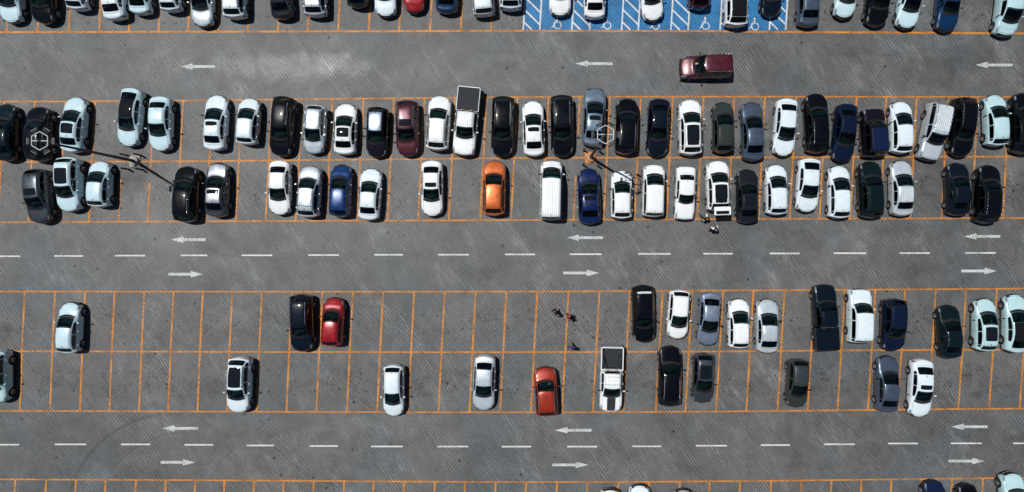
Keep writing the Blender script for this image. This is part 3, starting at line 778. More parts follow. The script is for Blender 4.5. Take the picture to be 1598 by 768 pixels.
def ground_mat():
    m,nt,b=newmat('worn_asphalt'); pos=world_nodes(nt)
    wave,st,st2=combing(nt,pos)
    big=noise(nt,pos,.07,5,.6); mid=noise(nt,pos,.45,6,.65,.6); fine=noise(nt,pos,9,5,.75); grit=noise(nt,pos,34,2,.6)
    val=mapr(nt,big,.3,.7,.082,.114)
    val=math_(nt,'MULTIPLY',val,mapr(nt,mid,.3,.72,.72,1.24))
    val=math_(nt,'MULTIPLY',val,mapr(nt,fine,.3,.7,.62,1.36))
    val=math_(nt,'MULTIPLY',val,mapr(nt,grit,.25,.75,.74,1.26))
    mask=mapr(nt,st2,.42,.62,.10,1.,True)
    hatch=math_(nt,'MULTIPLY',mapr(nt,wave,.2,.8,-.5,.5),mask)
    hatch=math_(nt,'MULTIPLY',hatch,mapr(nt,st,.35,.65,.5,1.3))
    val=math_(nt,'MULTIPLY',val,math_(nt,'MULTIPLY_ADD',hatch,.72,1.))
    sk=mapr(nt,st,.36,.70,-.16,.26)
    val=math_(nt,'MULTIPLY',val,math_(nt,'MULTIPLY_ADD',math_(nt,'MULTIPLY',sk,mapr(nt,st2,.4,.6,.45,1.3)),.95,1.))
    # paler scuffed patches that lie along the combing, and others along the opposite laying direction
    sp=mapr(nt,noise(nt,rs_(nt,pos,GANG,(.14,.42,1),(9,2,0)),1.,8,.78),.52,.68,0,1,True)
    val=math_(nt,'MULTIPLY',val,math_(nt,'MULTIPLY_ADD',math_(nt,'MULTIPLY',sp,mapr(nt,st,.3,.65,.2,1.2)),.62,1.))
    sp2=mapr(nt,noise(nt,rs_(nt,pos,-GANG,(.13,.6,1),(1,7,0)),1.,7,.75),.55,.72,0,1,True)
    val=math_(nt,'MULTIPLY',val,math_(nt,'MULTIPLY_ADD',sp2,.26,1.))
    dk=mapr(nt,noise(nt,rs_(nt,pos,.1,(.10,.30,1),(4,4,0)),1.,6,.7),.52,.70,0,1,True)
    val=math_(nt,'MULTIPLY',val,math_(nt,'MULTIPLY_ADD',dk,-.22,1.))
    # drip marks gathered where engines stand in the bays
    s0=nt.nodes.new('ShaderNodeSeparateXYZ'); nt.links.new(pos,s0.inputs[0])
    bay=None
    for py in (20,205,296,502,596,800):
        g=mapr(nt,math_(nt,'ABSOLUTE',math_(nt,'SUBTRACT',s0.outputs[1],gy(py))),.6,2.3,1,0,True)
        bay=g if bay is None else math_(nt,'MAXIMUM',bay,g)
    v3=nt.nodes.new('ShaderNodeTexVoronoi'); v3.inputs['Scale'].default_value=2.4; nt.links.new(pos,v3.inputs['Vector'])
    dr=mapr(nt,v3.outputs['Distance'],.08,.26,1,0,True)
    dr=math_(nt,'MULTIPLY',dr,mapr(nt,noise(nt,pos,.9,3,.6),.42,.54,0,1,True))
    soft=mapr(nt,noise(nt,pos,1.1,6,.75),.50,.68,0,1,True)
    val=math_(nt,'MULTIPLY',val,math_(nt,'SUBTRACT',1.,math_(nt,'MULTIPLY',bay,math_(nt,'MAXIMUM',math_(nt,'MULTIPLY',dr,.88),math_(nt,'MULTIPLY',soft,.45)))))
    # laying batches: each strip and bay row has its own tone
    bt=nt.nodes.new('ShaderNodeTexVoronoi'); bt.inputs['Scale'].default_value=1.; bt.inputs['Randomness'].default_value=.8
    nt.links.new(rs_(nt,pos,.02,(.045,.10,1),(2,3,0)),bt.inputs['Vector'])
    sb=nt.nodes.new('ShaderNodeSeparateColor'); nt.links.new(bt.outputs['Color'],sb.inputs[0])
    val=math_(nt,'MULTIPLY',val,mapr(nt,sb.outputs[0],0,1,.93,1.07))
    # small dark drips
    vo=nt.nodes.new('ShaderNodeTexVoronoi'); vo.inputs['Scale'].default_value=.62; vo.inputs['Randomness'].default_value=1
    nt.links.new(pos,vo.inputs['Vector'])
    dots=mapr(nt,vo.outputs['Distance'],.04,.10,1,0,True); dots=math_(nt,'MULTIPLY',dots,mapr(nt,noise(nt,pos,.35,2,.5),.46,.52,0,.8)); val=math_(nt,'MULTIPLY',val,math_(nt,'SUBTRACT',1.,dots))
    vo2=nt.nodes.new('ShaderNodeTexVoronoi'); vo2.inputs['Scale'].default_value=2.3; nt.links.new(pos,vo2.inputs['Vector'])
    clus=mapr(nt,noise(nt,pos,.55,3,.5),.56,.66,0,1,True)
    d2=mapr(nt,vo2.outputs['Distance'],.06,.20,1,0,True)
    val=math_(nt,'MULTIPLY',val,math_(nt,'SUBTRACT',1.,math_(nt,'MULTIPLY',math_(nt,'MULTIPLY',d2,clus),.75)))
    # light dust where something was spilled and dragged, upper aisle
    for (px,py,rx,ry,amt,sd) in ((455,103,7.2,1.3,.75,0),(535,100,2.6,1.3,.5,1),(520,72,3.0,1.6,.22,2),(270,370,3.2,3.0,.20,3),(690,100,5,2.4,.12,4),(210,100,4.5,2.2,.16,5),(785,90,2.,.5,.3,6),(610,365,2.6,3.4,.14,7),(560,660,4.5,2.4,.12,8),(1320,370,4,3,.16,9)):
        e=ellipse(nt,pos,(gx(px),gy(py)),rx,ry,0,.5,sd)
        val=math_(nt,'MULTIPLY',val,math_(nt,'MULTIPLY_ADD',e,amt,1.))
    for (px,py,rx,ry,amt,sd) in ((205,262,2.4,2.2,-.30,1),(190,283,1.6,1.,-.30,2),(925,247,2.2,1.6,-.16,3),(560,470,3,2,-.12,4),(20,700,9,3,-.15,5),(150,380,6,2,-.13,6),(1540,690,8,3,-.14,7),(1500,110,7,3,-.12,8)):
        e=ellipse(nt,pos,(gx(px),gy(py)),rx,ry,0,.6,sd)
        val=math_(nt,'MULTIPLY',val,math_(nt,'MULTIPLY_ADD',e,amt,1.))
    # tyre arcs, lower left
    sep=nt.nodes.new('ShaderNodeSeparateXYZ'); nt.links.new(pos,sep.inputs[0])
    for (px,py,R,amt,wd) in ((270,812,166,.30,.16),(290,815,140,.16,.14),(430,790,110,.10,.12)):
        dx=math_(nt,'SUBTRACT',sep.outputs[0],gx(px)); dy=math_(nt,'SUBTRACT',sep.outputs[1],gy(py))
        r=math_(nt,'SQRT',math_(nt,'ADD',math_(nt,'MULTIPLY',dx,dx),math_(nt,'MULTIPLY',dy,dy)))
        k=mapr(nt,math_(nt,'ABSOLUTE',math_(nt,'SUBTRACT',r,R/PXM)),wd*.4,wd*1.3,1,0,True)
        lim=math_(nt,'MULTIPLY',mapr(nt,dx,-2.,3.,1,0,True),mapr(nt,dy,0,2.,0,1,True))
        k=math_(nt,'MULTIPLY',math_(nt,'MULTIPLY',k,lim),mapr(nt,mid,.3,.6,.5,1))
        val=math_(nt,'MULTIPLY',val,math_(nt,'MULTIPLY_ADD',k,-amt,1.))
    tint=noise(nt,pos,.13,3,.5)
    cr=nt.nodes.new('ShaderNodeMix'); cr.data_type='RGBA'
    cr.inputs[6].default_value=(.93,1.0,1.03,1); cr.inputs[7].default_value=(1.04,1.0,.97,1)
    nt.links.new(mapr(nt,tint,.38,.62,0,1),cr.inputs[0])
    sc=nt.nodes.new('ShaderNodeVectorMath'); sc.operation='SCALE'; nt.links.new(cr.outputs[2],sc.inputs[0]); nt.links.new(val,sc.inputs['Scale'])
    nt.links.new(sc.outputs[0],b.inputs['Base Color'])
    b.inputs['Roughness'].default_value=.58; b.inputs['Specular IOR Level'].default_value=.35
    bp=nt.nodes.new('ShaderNodeBump'); bp.inputs['Strength'].default_value=.35; bp.inputs['Distance'].default_value=.02
    nt.links.new(math_(nt,'ADD',math_(nt,'MULTIPLY',hatch,.5),grit),bp.inputs['Height']); nt.links.new(bp.outputs[0],b.inputs['Normal'])
    return m
def paint_mat(name,col,cover,lo=.34,hi=.52,grooves=.5):
    """road paint, worn through where the combing stands proud"""
    m,nt,b=newmat(name); pos=world_nodes(nt)
    wave,st,st2=combing(nt,pos)
    f=noise(nt,pos,7,6,.7); g=noise(nt,pos,.8,4,.6)
    c=math_(nt,'MULTIPLY',mapr(nt,f,.3,.7,.78,1.12),mapr(nt,g,.3,.7,.82,1.1))
    c=math_(nt,'MULTIPLY',c,mapr(nt,wave,.2,.9,1-grooves*.45,1+grooves*.12))
    sc=nt.nodes.new('ShaderNodeVectorMath'); sc.operation='SCALE'; sc.inputs[0].default_value=col; nt.links.new(c,sc.inputs['Scale']); nt.links.new(sc.outputs[0],b.inputs['Base Color'])
    b.inputs['Roughness'].default_value=.6; b.inputs['Specular IOR Level'].default_value=.3
    wear=math_(nt,'MULTIPLY_ADD',math_(nt,'SUBTRACT',wave,.5),grooves*.22,math_(nt,'ADD',math_(nt,'MULTIPLY',f,.6),math_(nt,'MULTIPLY',g,.4)))
    nt.links.new(mapr(nt,wear,lo,hi,1-cover,1),b.inputs['Alpha'])
    return m
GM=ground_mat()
YEL=paint_mat('worn_yellow_paint',(.56,.215,.032),.85,.35,.53,.2)
WHT=paint_mat('lane_white_paint',(.60,.61,.61),.55,.31,.47,.2)
ARW=paint_mat('worn_white_paint',(.52,.54,.54),.6,.33,.50,.4)
BLU=paint_mat('worn_blue_paint',(.026,.17,.38),.55,.34,.50,.5)
def structure(name,me):
    o=link(name,me); o['kind']='structure'; return o
# ground sheet
N=400
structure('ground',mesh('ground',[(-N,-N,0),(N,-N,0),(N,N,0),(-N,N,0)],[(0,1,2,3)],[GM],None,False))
def quad(mb,p0,p1,wpx,z):
    x0,y0=gx(p0[0]),gy(p0[1]); x1,y1=gx(p1[0]),gy(p1[1])
    dx,dy=x1-x0,y1-y0; l=math.hypot(dx,dy); nx,ny=-dy/l*wpx/PXM/2,dx/l*wpx/PXM/2
    mb.add([(x0+nx,y0+ny,z),(x0-nx,y0-ny,z),(x1-nx,y1-ny,z),(x1+nx,y1+ny,z)],[(0,1,2,3)])
def poly(mb,pts,z): 
    P=[(gx(x),gy(y),z) for x,y in pts]
    ar=sum(P[i][0]*P[(i+1)%len(P)][1]-P[(i+1)%len(P)][0]*P[i][1] for i in range(len(P)))
    if ar<0: P=P[::-1]
    mb.add(P,[tuple(range(len(P)))])
def polyline(mb,pts,wpx,z):
    for a,b in zip(pts[:-1],pts[1:]): quad(mb,a,b,wpx,z)
def interp(pts,x):
    xs=[p[0] for p in pts]; ys=[p[1] for p in pts]; return float(np.interp(x,xs,ys))
LN={1:[(-300,50.5),(0,50.5),(400,49.5),(800,48.3),(1100,48.8),(1200,50),(1400,51),(1598,52.5),(1900,54)],
    2:[(-300,159),(0,158.5),(100,158.5),(290,157),(510,154.6),(715,152.5),(915,151),(1100,151),(1300,151),(1500,151.5),(1900,152)],
    3:[(-300,253),(60,252.8),(290,251.9),(510,249.8),(715,247.7),(915,246.2),(1100,246),(1300,245.2),(1500,244.7),(1900,244)],
    4:[(-300,347.5),(60,347),(290,345.6),(510,344.7),(715,344),(915,343),(1100,342),(1300,341.5),(1500,340.7),(1900,340)],
    5:[(-300,455),(0,455),(400,455.3),(700,455.3),(900,454.8),(1200,453),(1400,451.8),(1598,450.6),(1900,450)],
    6:[(-300,548),(100,548.3),(450,549.4),(700,549.7),(900,549.5),(1100,548.7),(1250,547.4),(1480,546),(1900,545)],
    7:[(-300,641),(100,641.4),(450,642.8),(700,643.4),(900,643.4),(1100,642.4),(1250,641),(1480,638.4),(1900,636)],
    8:[(-300,748),(0,748),(400,749.8),(600,751.3),(800,752.3),(1000,752),(1200,750.3),(1400,748),(1560,746),(1900,744)]}
LW={1:3.1,2:2.3,3:2.5,4:2.3,5:2.3,6:2.5,7:2.3,8:2.3}
hz=MB(); vt=MB()
for k,pts in LN.items(): polyline(hz,pts,LW[k],.012)
polyline(hz,[(-300,-46),(1900,-46)],2.9,.012)
def ext(lst,lo=-300,hi=1900):
    lst=list(lst); d0=lst[1]-lst[0]; d1=lst[-1]-lst[-2]
    while lst[0]>lo: lst.insert(0,lst[0]-d0)
    while lst[-1]<hi: lst.append(lst[-1]+d1)
    return lst
bb=[2,49.4,97,143.7,190,235.4,281,326.7,373,419.5,466.5,513.8,562.3,609.9,657.5,705.4,754.2,802.5,851,900,947,995,1045,1093,1140.8,1188.7,1237.4,1283.9,1331.8,1378.3,1425.5,1474.3,1521.3,1570,1618]
for x in ext(bb):
    for (a,b_,x0,x1) in ((2,3,x+5,x),(3,4,x,x-5)):
        y0=interp(LN[a],x0); y1=interp(LN[b_],x1)
        segs=[(0,1)]
        if abs(x-190)<3 or abs(x-900)<3 : segs=[(0,.62)] if a==2 else [(.30,1)]
        if abs(x-235.4)<2 and a==3: segs=[(0,.18),(.36,1)]
        for s0,s1 in segs: quad(vt,(x0+(x1-x0)*s0,y0+(y1-y0)*s0),(x0+(x1-x0)*s1,y0+(y1-y0)*s1),2.6,.008)
dd=[38.7,86,132.8,179,225.3,270.9,316.7,362.7,409,456,503,550.7,598,646.4,694,742.3,790.4,838.6,887.2,935.5,983,1034,1080.3,1128.3,1175.8,1224.4,1271.5,1318.5,1366,1412.6,1460.3,1507.6,1555.6]
for x in ext(dd):
    t=min(max(x/1598,0),1); s1=-4.3-1.6*t; s2=-7.5-5*t
    quad(vt,(x,interp(LN[5],x)),(x+s1,interp(LN[6],x)),2.7,.008); quad(vt,(x+s1,interp(LN[6],x)),(x+s2,interp(LN[7],x)),2.7,.008)
ff=[24,72.3,118.7,165,212.3,258.8,305,350.5,396.7,443,490,537,583.2,631,678.7,726,773.6,821.2,869.4,917,965,1013,1061,1107.4,1155,1203.5,1250.6,1297.5,1344.3,1391,1438,1486,1534,1580]
for x in ext(ff): quad(vt,(x,interp(LN[8],x)),(x-5,interp(LN[8],x)+93),2.8,.008)
aa=[10.5,58.6,107,154.6,201,247.3,293.2,339.6,386.4,433.6,480,527.5,575.2,622.7,671,718.7,766]
for x in ext(aa,hi=760): quad(vt,(x,50),(x+5.5,-46),3.,.008)
structure('stall_lines',mesh('stall_lines',vt.V+hz.V,vt.F+[tuple(i+len(vt.V) for i in f) for f in hz.F],[YEL],None,False))
# lane dashes
ds=MB()
for x0,x1,y in ((0-20,32,400),(85,130,399.6),(179,226.5,399),(282,323.5,398.6),(377,425,398.5),(481,529,398.1),(584,629,397.7),(684,732,397.6),(788,835,397.1),(889,939,396.8),(996,1046.5,396.2),(1097.5,1143.5,396),(1201,1248,395.6),(1301,1351.5,395.2),(1404,1451,395),(1506,1554,394.8),(1608,1656,394.6),(-112,-66,400),
   (-20,30,694),(85.5,134.5,693.5),(189,234.5,693.5),(288,333.5,694.2),(385,428,695.2),(483,527.5,696.1),(579,628.5,696.8),(682.5,730.5,696.9),(783,829,697),(885,932,697),(987,1032,696.6),(1086,1134.5,695.6),(1187,1232.5,694.6),(1286,1334,693.3),(1386,1432,692.1),(1484,1532,691.9),(1581,1630,691.9),(-112,-66,694)):
    quad(ds,(x0,y),(x1,y),2.3,.008)
structure('lane_dashes',mesh('lane_dashes',ds.V,ds.F,[WHT],None,False))
# arrows
def arrow(tip,tail,y,lab):
    mb=MB(); s=1 if tail>tip else -1; ox=(tip+tail)/2
    hd=tip+s*19.5
    P=[(tip,y),(hd,y-5),(hd,y-2.1),(tail,y-2.1),(tail,y+2.1),(hd,y+2.1),(hd,y+5)]
    X=gx(ox);Y=gy(y)
    V=[(gx(a)-X,gy(b)-Y,0) for a,b in P]
    F=[(0,1,6),(2,3,4,5)]
    if s<0: pass
    me=mesh('painted_arrow',V,F,[ARW],None,False)
    n=me.polygons[0].normal
    o=link('painted_arrow',me,None,(X,Y,.008)); tag(o,lab,'road arrow','white direction arrows painted in the aisles'); return o
for a,b,y,l in ((281,336,104,'upper aisle arrow pointing left beside the pale dust streak'),(898,956,99.5,'upper aisle arrow pointing left ahead of the maroon minivan'),(1522,1580,101.5,'faded upper aisle arrow pointing left, near the right frame edge'),
  (267,321,374,'middle aisle arrow pointing left just under the black suv with the lamp shadow'),(884,941,371,'middle aisle arrow pointing left under the royal blue sedan'),(1504,1561,369,'faded middle aisle arrow pointing left near the right frame edge'),
  (317,263,428,'middle aisle arrow pointing right, leftmost of the three'),(935,879,426,'middle aisle arrow pointing right, above the walking people'),(1556,1500,423,'worn middle aisle arrow pointing right near the right frame edge'),
  (253,309,668.5,'lower aisle arrow pointing left over the dark tyre arc'),(866,923,671.5,'crisp lower aisle arrow pointing left under the red orange suv'),(1484,1541,666,'lower aisle arrow pointing left beside the nose of the pale sedan'),
  (305,251,721.5,'lower aisle arrow pointing right, leftmost of the three'),(918,862,725.5,'crisp lower aisle arrow pointing right, middle one of three'),(1537,1480,719.5,'worn lower aisle arrow pointing right above the purplish hood')):
    arrow(a,b,y,l)
# blue disabled bays
bl=MB(); poly(bl,[(816.5,47.2),(1226,48.8),(1231.6,-44.5),(822,-44.5)],.004); structure('blue_bay_paint',mesh('blue_bay_paint',bl.V,bl.F,[BLU],None,False))
wl=MB(); hs=MB()
xs=[816.4,842.2,892.3,920,970,996,1047,1073.8,1123.6,1150,1200.5,1226]
for x in xs: quad(wl,(x,47),(x+5.5,-44),2.4,.012)
for i in range(0,12,2):
    a,b=xs[i],xs[i+1]; 
    for yy in (34,15,-4,-23,-42):
        yb=yy+ (b-a)*.93; 
        if yb<46.5: quad(wl,(a+ (46-yy)*.06,yy),(b+(46-yb)*.06,yb),2.3,.008)
        else:
            k=(46.5-yy)/(yb-yy); quad(wl,(a+(46-yy)*.06,yy),(a+(b-a)*k,46.5),2.3,.008)
structure('bay_lines',mesh('bay_lines',wl.V,wl.F,[WHT],None,False))
def symbol(px,py,lab):
    mb=MB(); X=gx(px);Y=gy(py)
    def bar(a,b,w):
        x0,y0,x1,y1=a[0]/PXM,-a[1]/PXM,b[0]/PXM,-b[1]/PXM; dx,dy=x1-x0,y1-y0; l=math.hypot(dx,dy); nx,ny=-dy/l*w/PXM/2,dx/l*w/PXM/2
        z=.0004*len(mb.F)
        mb.add([(x0+nx,y0+ny,z),(x0-nx,y0-ny,z),(x1-nx,y1-ny,z),(x1+nx,y1+ny,z)],[(0,1,2,3)])
    n=14; mb.add([(.3/PXM+1.7/PXM*math.cos(2*math.pi*i/n),9.7/PXM+1.7/PXM*math.sin(2*math.pi*i/n),0) for i in range(n)],[tuple(range(n))])
    bar((.5,-8.2),(1.2,-2.6),1.9); bar((1.4,-5.0),(-3.6,-4.6),1.2); bar((1.5,-2.4),(-4,-1.6),1.7); bar((-3.8,-2),(-5.4,4.6),1.7); bar((-5.0,4.4),(-8.4,5.6),1.5)
    prev=None
    n=18; V=[];F=[]
    for i in range(n+1):
        t=math.radians(70-285*i/n)
        for r in(4.6,6.1): V.append(((1.4+r*math.cos(t))/PXM,(-2.6+r*math.sin(t))/PXM,.006))
    for i in range(n): F.append((2*i,2*i+2,2*i+3,2*i+1))
    mb.add(V,F)
    o=link('wheelchair_symbol',mesh('wheelchair_symbol',mb.V,mb.F,[WHT],None,False),None,(X,Y,.008)); tag(o,lab,'painted symbol','wheelchair symbols in the blue bays')
symbol(869,37,'white wheelchair symbol in the first blue bay, left of the papers sedan')
symbol(946.5,37.5,'wheelchair symbol under the sedan with papers in its rear window')
symbol(1022,38,'wheelchair symbol beside the angled white car')
symbol(1100,38,'whole wheelchair symbol below the dark red tail')
symbol(1177,39,'wheelchair symbol right of the black roofed white suv')

# ------------------------------------------------------------------ lamp posts
def lamp(base,head,orange,lab):
    bx,by=gx(base[0]),gy(base[1]); H=9.5
    k=1-H/CAMH; hx,hy=gx(head[0])*k-bx,gy(head[1])*k-by
    r=empty('street_lamp',(bx,by,0)); tag(r,lab,'lamp post','tall floodlight posts of the car park')
    mb=MB(); mb.lathe([(.40,0),(.40,.30),(.36,.34),(.001,.34)],28); mb2=MB(); mb2.box((0,0,.05),(.48,.48,.05),0,.12,1,.04)
    link('base_plinth',mb.mesh('base_plinth',[M['orangec'] if orange else M['concrete']],True),r)
    link('base_slab',mb2.mesh('base_slab',[M['orangec'] if orange else M['concrete']]),r)
    mb=MB(); mb.lathe([(.22,.34),(.22,.37),(.15,.375),(.001,.376)],16)
    for i in range(4): 
        t=math.pi/4+i*math.pi/2; mb.tube((.18*math.cos(t),.18*math.sin(t),.37),(.18*math.cos(t),.18*math.sin(t),.43),.018,n=6)
    link('base_flange',mb.mesh('base_flange',[M['steel']]),r)
    mb=MB(); mb.tube((0,0,.37),(hx*.98,hy*.98,H-.15),.135,.065,16); link('pole',mb.mesh('pole',[M['pole']],True),r)
    mb=MB(); mb.tube((hx,hy,H-.35),(hx,hy,H+.12),.09,.07,12); link('head_collar',mb.mesh('head_collar',[M['pole']],True),r)
    mb=MB(); R=.62
    pt=[(hx+R*math.sin(i*math.pi/3),hy+R*math.cos(i*math.pi/3),H) for i in range(6)]
    for i in range(6): mb.tube(pt[i],pt[(i+1)%6],.030,n=8)
    a=((pt[1][0]+pt[2][0])/2,(pt[1][1]+pt[2][1])/2,H); b=((pt[4][0]+pt[5][0])/2,(pt[4][1]+pt[5][1])/2,H)
    mb.tube(a,b,.034,n=8); link('lamp_frame',mb.mesh('lamp_frame',[M['bright']]),r)
    for i in range(6):
        t=math.pi/6+i*math.pi/3
        ox,oy=math.sin(t),math.cos(t); cx,cy=hx+ox*.82,hy+oy*.82
        mb=MB(); rz=-t
        mb.box((cx,cy,H-.10),(.23,.085,.06),0,rz,.9,.02)
        for kf in(-.14,-.07,0,.07,.14):
            mb.box((cx+math.cos(rz)*kf,cy+math.sin(rz)*kf,H-.02),(.008,.075,.025),0,rz)
        f=link('floodlight',mb.mesh('floodlight',[M['pole']]),r)
        m2=MB(); m2.tube((hx+ox*.54,hy+oy*.54,H),(cx,cy,H-.05),.018,n=6); m2.box((cx+ox*.09,cy+oy*.09,H-.05),(.22,.012,.015),1,rz)
        link('floodlight_bracket',m2.mesh('floodlight_bracket',[M['pole'],M['steel']]),f)
    return r
lamp((211,251.5),(62,220),False,'tall floodlight post with grey plinth, its head over the black car')
lamp((921.5,246),(945,210),True,'tall floodlight post with orange plinth between grey sedan and royal blue sedan')
def bollard(px,py,lab):
    x,y=elev(px,py,.45); mb=MB(); mb.lathe([(.075,0),(.075,.90),(.06,.94),(.001,.955)],14)
    o=link('bollard',mb.mesh('bollard',[M['bollard']],True),None,(x,y,0)); 
    tag(o,lab,'bollard','steel guard posts around the lamp plinths')
for p,l in (((193.5,241.5),'upper left guard post around the grey lamp plinth'),((215,241.5),'upper right guard post around the grey lamp plinth'),((195.5,263.5),'lower left guard post around the grey lamp plinth'),((217,264),'lower right guard post around the grey lamp plinth'),
            ((911.5,233.5),'upper left guard post around the orange lamp plinth'),((936.5,235.5),'upper right guard post around the orange lamp plinth'),((910.5,256.5),'lower left guard post around the orange lamp plinth'),((933.5,258),'lower right guard post around the orange lamp plinth')): bollard(p[0],p[1],l)

# ------------------------------------------------------------------ people
def skin(name,verts,edges,rad,mat,parent,sub=2,smooth=True):
    me=bpy.data.meshes.new(name); me.from_pydata(verts,edges,[]); me.update()
    ob=bpy.data.objects.new('tmp',me); COL.objects.link(ob)
    sk=ob.modifiers.new('s','SKIN'); sk.use_smooth_shade=True
    for i,r in enumerate(rad): me.skin_vertices[0].data[i].radius=(r,r) if not isinstance(r,tuple) else r
    me.skin_vertices[0].data[0].use_root=True
    ob.modifiers.new('b','SUBSURF').levels=sub
    dg=bpy.context.evaluated_depsgraph_get(); ev=ob.evaluated_get(dg)
    nm=bpy.data.meshes.new_from_object(ev); nm.name=name; nm.materials.clear(); nm.materials.append(mat)
    nm.polygons.foreach_set('use_smooth',np.full(len(nm.polygons),True))
    bpy.data.objects.remove(ob); bpy.data.meshes.remove(me)
    return link(name,nm,parent)
def person(px,py,h,face,top,legs,lab,stride=.28,arms=(.2,-.2),bend=0.,hair=True,cap=None,sleeves=False,seated=False,loc=None,sc=1.,grp=None):
    x,y=elev(px,py,h) if loc is None else loc[:2]
    r=empty('person',(x,y,0 if loc is None else loc[2]),math.radians(face),(sc,sc,sc)); tag(r,lab,'person',grp)
    # +Y is forward
    hip=.92; ch=1.38; nk=1.50; hd=1.63; b=bend
    f=lambda z:(b*(z-hip))
    if seated:
        hip=.12; ch=.58; nk=.70; hd=.83; f=lambda z:0
    V=[(0,0,hip),(0,f(hip+.2),hip+.22),(0,f(ch),ch-.05),(0,f(nk),nk),(0,f(nk)+.02,nk+.07),(0,f(hd)+.03,hd+.0),(0,f(hd)+.02,hd+.08)]
    Rr=[(.15,.11),(.135,.10),(.17,.11),.055,.055,.085,.07]
    E_=[(0,1),(1,2),(2,3),(3,4),(4,5),(5,6)]
    def add(p,rr,par): V.append(p);Rr.append(rr);E_.append((par,len(V)-1));return len(V)-1
    for sd in(-1,1):
        sh=add((sd*.18,f(ch),ch+.02),.065,2)
        a=arms[0] if sd<0 else arms[1]
        el=add((sd*.25,f(ch)+a*.5,ch-.27),.043,sh); wr=add((sd*.26,f(ch)+a*1.1+.05,ch-.50),.028,el); pa=add((sd*.265,f(ch)+a*1.2+.06,ch-.57),(.036,.018),wr)
        for k in range(4):
            q=add((sd*.265+(k-1.5)*.006,f(ch)+a*1.2+.06+(k-1.5)*.019,ch-.63),.009,pa); add((sd*.258,f(ch)+a*1.2+.065+(k-1.5)*.018,ch-.67+abs(k-1.5)*.008),.008,q)
        t1=add((sd*.262,f(ch)+a*1.2+.10,ch-.58),.010,pa); add((sd*.258,f(ch)+a*1.2+.115,ch-.62),.009,t1)
        st=stride*sd
        if not seated:
            kn=add((sd*.10,st*.5+.03,.50),.062,0); an=add((sd*.10,st*1.,.09),.04,kn); to=add((sd*.11,st*1.+.14,.05),(.045,.03),an)
        else:
            kn=add((sd*.12,.42,.14),.065,0); an=add((sd*.12,.50,-.28),.04,kn); add((sd*.12,.62,-.32),.035,an)
    skin('body',V,E_,Rr,M['skin'],r,1)
    # face
    fy=f(hd)+.03; mb=MB()
    mb.ellip((0,fy+.095,hd),(.014,.018,.022),8,6); link('nose',mb.mesh('nose',[M['skin']],True),r)
    for sd in(-1,1):
        mb=MB(); mb.ellip((sd*.032,fy+.08,hd+.02),(.012,.008,.008),8,6); link('eye',mb.mesh('eye',[M['trim']],True),r)
        mb=MB(); mb.ellip((sd*.088,fy,hd-.005),(.012,.018,.03),8,6); link('ear',mb.mesh('ear',[M['skin']],True),r)
    mb=MB(); mb.ellip((0,fy+.078,hd-.045),(.022,.008,.006),8,6); link('mouth',mb.mesh('mouth',[simple('lips',(.25,.08,.07),.5)],True),r)
    hm=cap or M['hair']
    mb=MB(); mb.ellip((0,fy-.015,hd+.045),(.098,.108,.092),16,10)
    if cap: mb.box((0,fy+.12,hd+.055),(.07,.06,.008),0,0,.9,.02)
    link('cap' if cap else 'hair',mb.mesh('hair',[hm],True),r)
    # shirt and trousers as slightly larger skins
    Vs=[(0,0,hip-.02),(0,f(hip+.2),hip+.22),(0,f(ch),ch-.05),(0,f(nk),nk-.03)]; Rs=[(.165,.125),(.155,.118),(.188,.128),.07]; Es=[(0,1),(1,2),(2,3)]
    for sd in(-1,1):
        a=arms[0] if sd<0 else arms[1]
        Vs.append((sd*.19,f(ch),ch+.02)); Rs.append(.082); Es.append((2,len(Vs)-1))
        Vs.append((sd*.25,f(ch)+a*.5,ch-.27 if sleeves else ch-.2)); Rs.append(.058); Es.append((len(Vs)-2,len(Vs)-1))
        if sleeves: Vs.append((sd*.26,f(ch)+a*1.1+.05,ch-.48)); Rs.append(.042); Es.append((len(Vs)-2,len(Vs)-1))
    skin('shirt',Vs,Es,Rs,top,r,1)
    Vt=[(0,0,hip+.02)]; Rt=[(.165,.125)]; Et=[]
    for sd in(-1,1):
        st=stride*sd
        if not seated: P=[((sd*.09,0,hip-.14),.095),((sd*.10,st*.5+.03,.50),.078),((sd*.10,st*1.,.10),.060)]
        else: P=[((sd*.11,.15,.13),.09),((sd*.12,.42,.14),.078),((sd*.12,.50,-.26),.055)]
        pr=0
        for p,q in P: Vt.append(p);Rt.append(q);Et.append((pr,len(Vt)-1));pr=len(Vt)-1
    skin('trousers',Vt,Et,Rt,legs,r,1)
    if not seated:
        for sd in(-1,1):
            mb=MB(); mb.ellip((sd*.105,stride*sd+.06,.045),(.05,.14,.045),12,8); link('shoe',mb.mesh('shoe',[M['rubber']],True),r)
    return r
white=simple('white_cloth',(.75,.76,.78),.8); blackc=simple('black_cloth',(.012,.012,.014),.85); redc=simple('red_cloth',(.45,.03,.04),.8); purp=simple('purple_cloth',(.06,.04,.22),.8)
olive=simple('olive_cloth',(.035,.035,.028),.85); denim=simple('denim_cloth',(.03,.05,.09),.85); cream=simple('cream_cloth',(.60,.57,.47),.8); bluec=simple('blue_cloth',(.05,.25,.5),.8); orangeb=simple('orange_cloth',(.7,.33,.10),.8)
person(1102.5,341,1.3,20,olive,cream,'person in dark top with a cream cap behind the open tailgate',.10,(.4,.3),.25,cap=cream,sleeves=True)
person(1115.5,357,1.3,10,white,blackc,'person in white shirt standing in the aisle below the open tailgate',.12,(.3,.35),.08)
person(866.5,487.5,1.3,-65,blackc,blackc,'person all in black walking left of the one in red',.20,(.14,-.16),.0,sleeves=True)
person(888,495.5,1.3,-110,redc,blackc,'person in a red top walking next to the one in black',.18,(-.14,.16),.0)
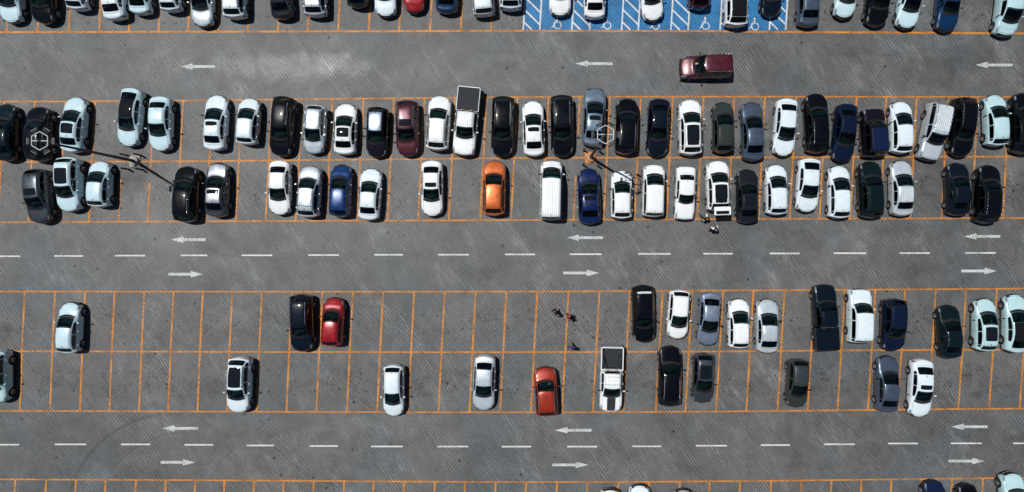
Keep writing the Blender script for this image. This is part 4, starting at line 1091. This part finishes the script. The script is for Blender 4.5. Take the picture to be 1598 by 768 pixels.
person(892.5,543,1.3,15,purp,denim,'person in purple top walking alone on the stall line',.22,(.16,-.16),.0,sleeves=True)
# passenger seen through the minivan's windshield
vx,vy=elev(1088,100.5,1.2)
person(0,0,0,90,bluec,denim,'passenger in blue with an orange cap inside the moving minivan',0,(.45,.4),0,cap=orangeb,seated=True,loc=(vx,vy,.55),sc=.92)

# ------------------------------------------------------------------ light, sky, camera
EL,AZ=66.,None
sx,sy=-66,43   # shadow of the lamp head runs right and down in the photograph
W=bpy.data.worlds.new('World'); SC.world=W; W.use_nodes=True; nt=W.node_tree
bg=nt.nodes['Background']; sk=nt.nodes.new('ShaderNodeTexSky'); sk.sky_type='NISHITA'; sk.sun_disc=False
d=Vector((-math.cos(math.radians(EL))*.838,math.cos(math.radians(EL))*.546,math.sin(math.radians(EL)))).normalized()   # towards the sun
sk.sun_elevation=math.asin(d.z); sk.sun_rotation=math.atan2(d.x,d.y); sk.air_density=.75; sk.dust_density=.3
nt.links.new(sk.outputs[0],bg.inputs[0]); bg.inputs[1].default_value=.05
ld=bpy.data.lights.new('sun','SUN'); ld.energy=5.; ld.angle=math.radians(.55); ld.color=(1.,.985,.955)
lo=bpy.data.objects.new('sun',ld); COL.objects.link(lo); lo.rotation_euler=d.to_track_quat('Z','Y').to_euler(); lo.location=(-20,15,60)
cd=bpy.data.cameras.new('camera'); cam=bpy.data.objects.new('camera',cd); COL.objects.link(cam); SC.camera=cam
cam.location=(0,0,CAMH); cam.rotation_euler=(0,0,0); cd.sensor_width=36; cd.lens=36*PXM*CAMH/1598; cd.clip_end=2000; cd.clip_start=.5
cd.shift_x=-(NX-799)/1598; cd.shift_y=(NY-384)/1598
SC.view_settings.view_transform='Standard'; SC.view_settings.look='None'; SC.view_settings.gamma=1; SC.view_settings.use_curve_mapping=False
SC.view_settings.exposure=-.2
SC.cycles.max_bounces=6; SC.cycles.transparent_max_bounces=12; SC.cycles.glossy_bounces=3; SC.cycles.diffuse_bounces=2
SC.cycles.caustics_reflective=False; SC.cycles.caustics_refractive=False
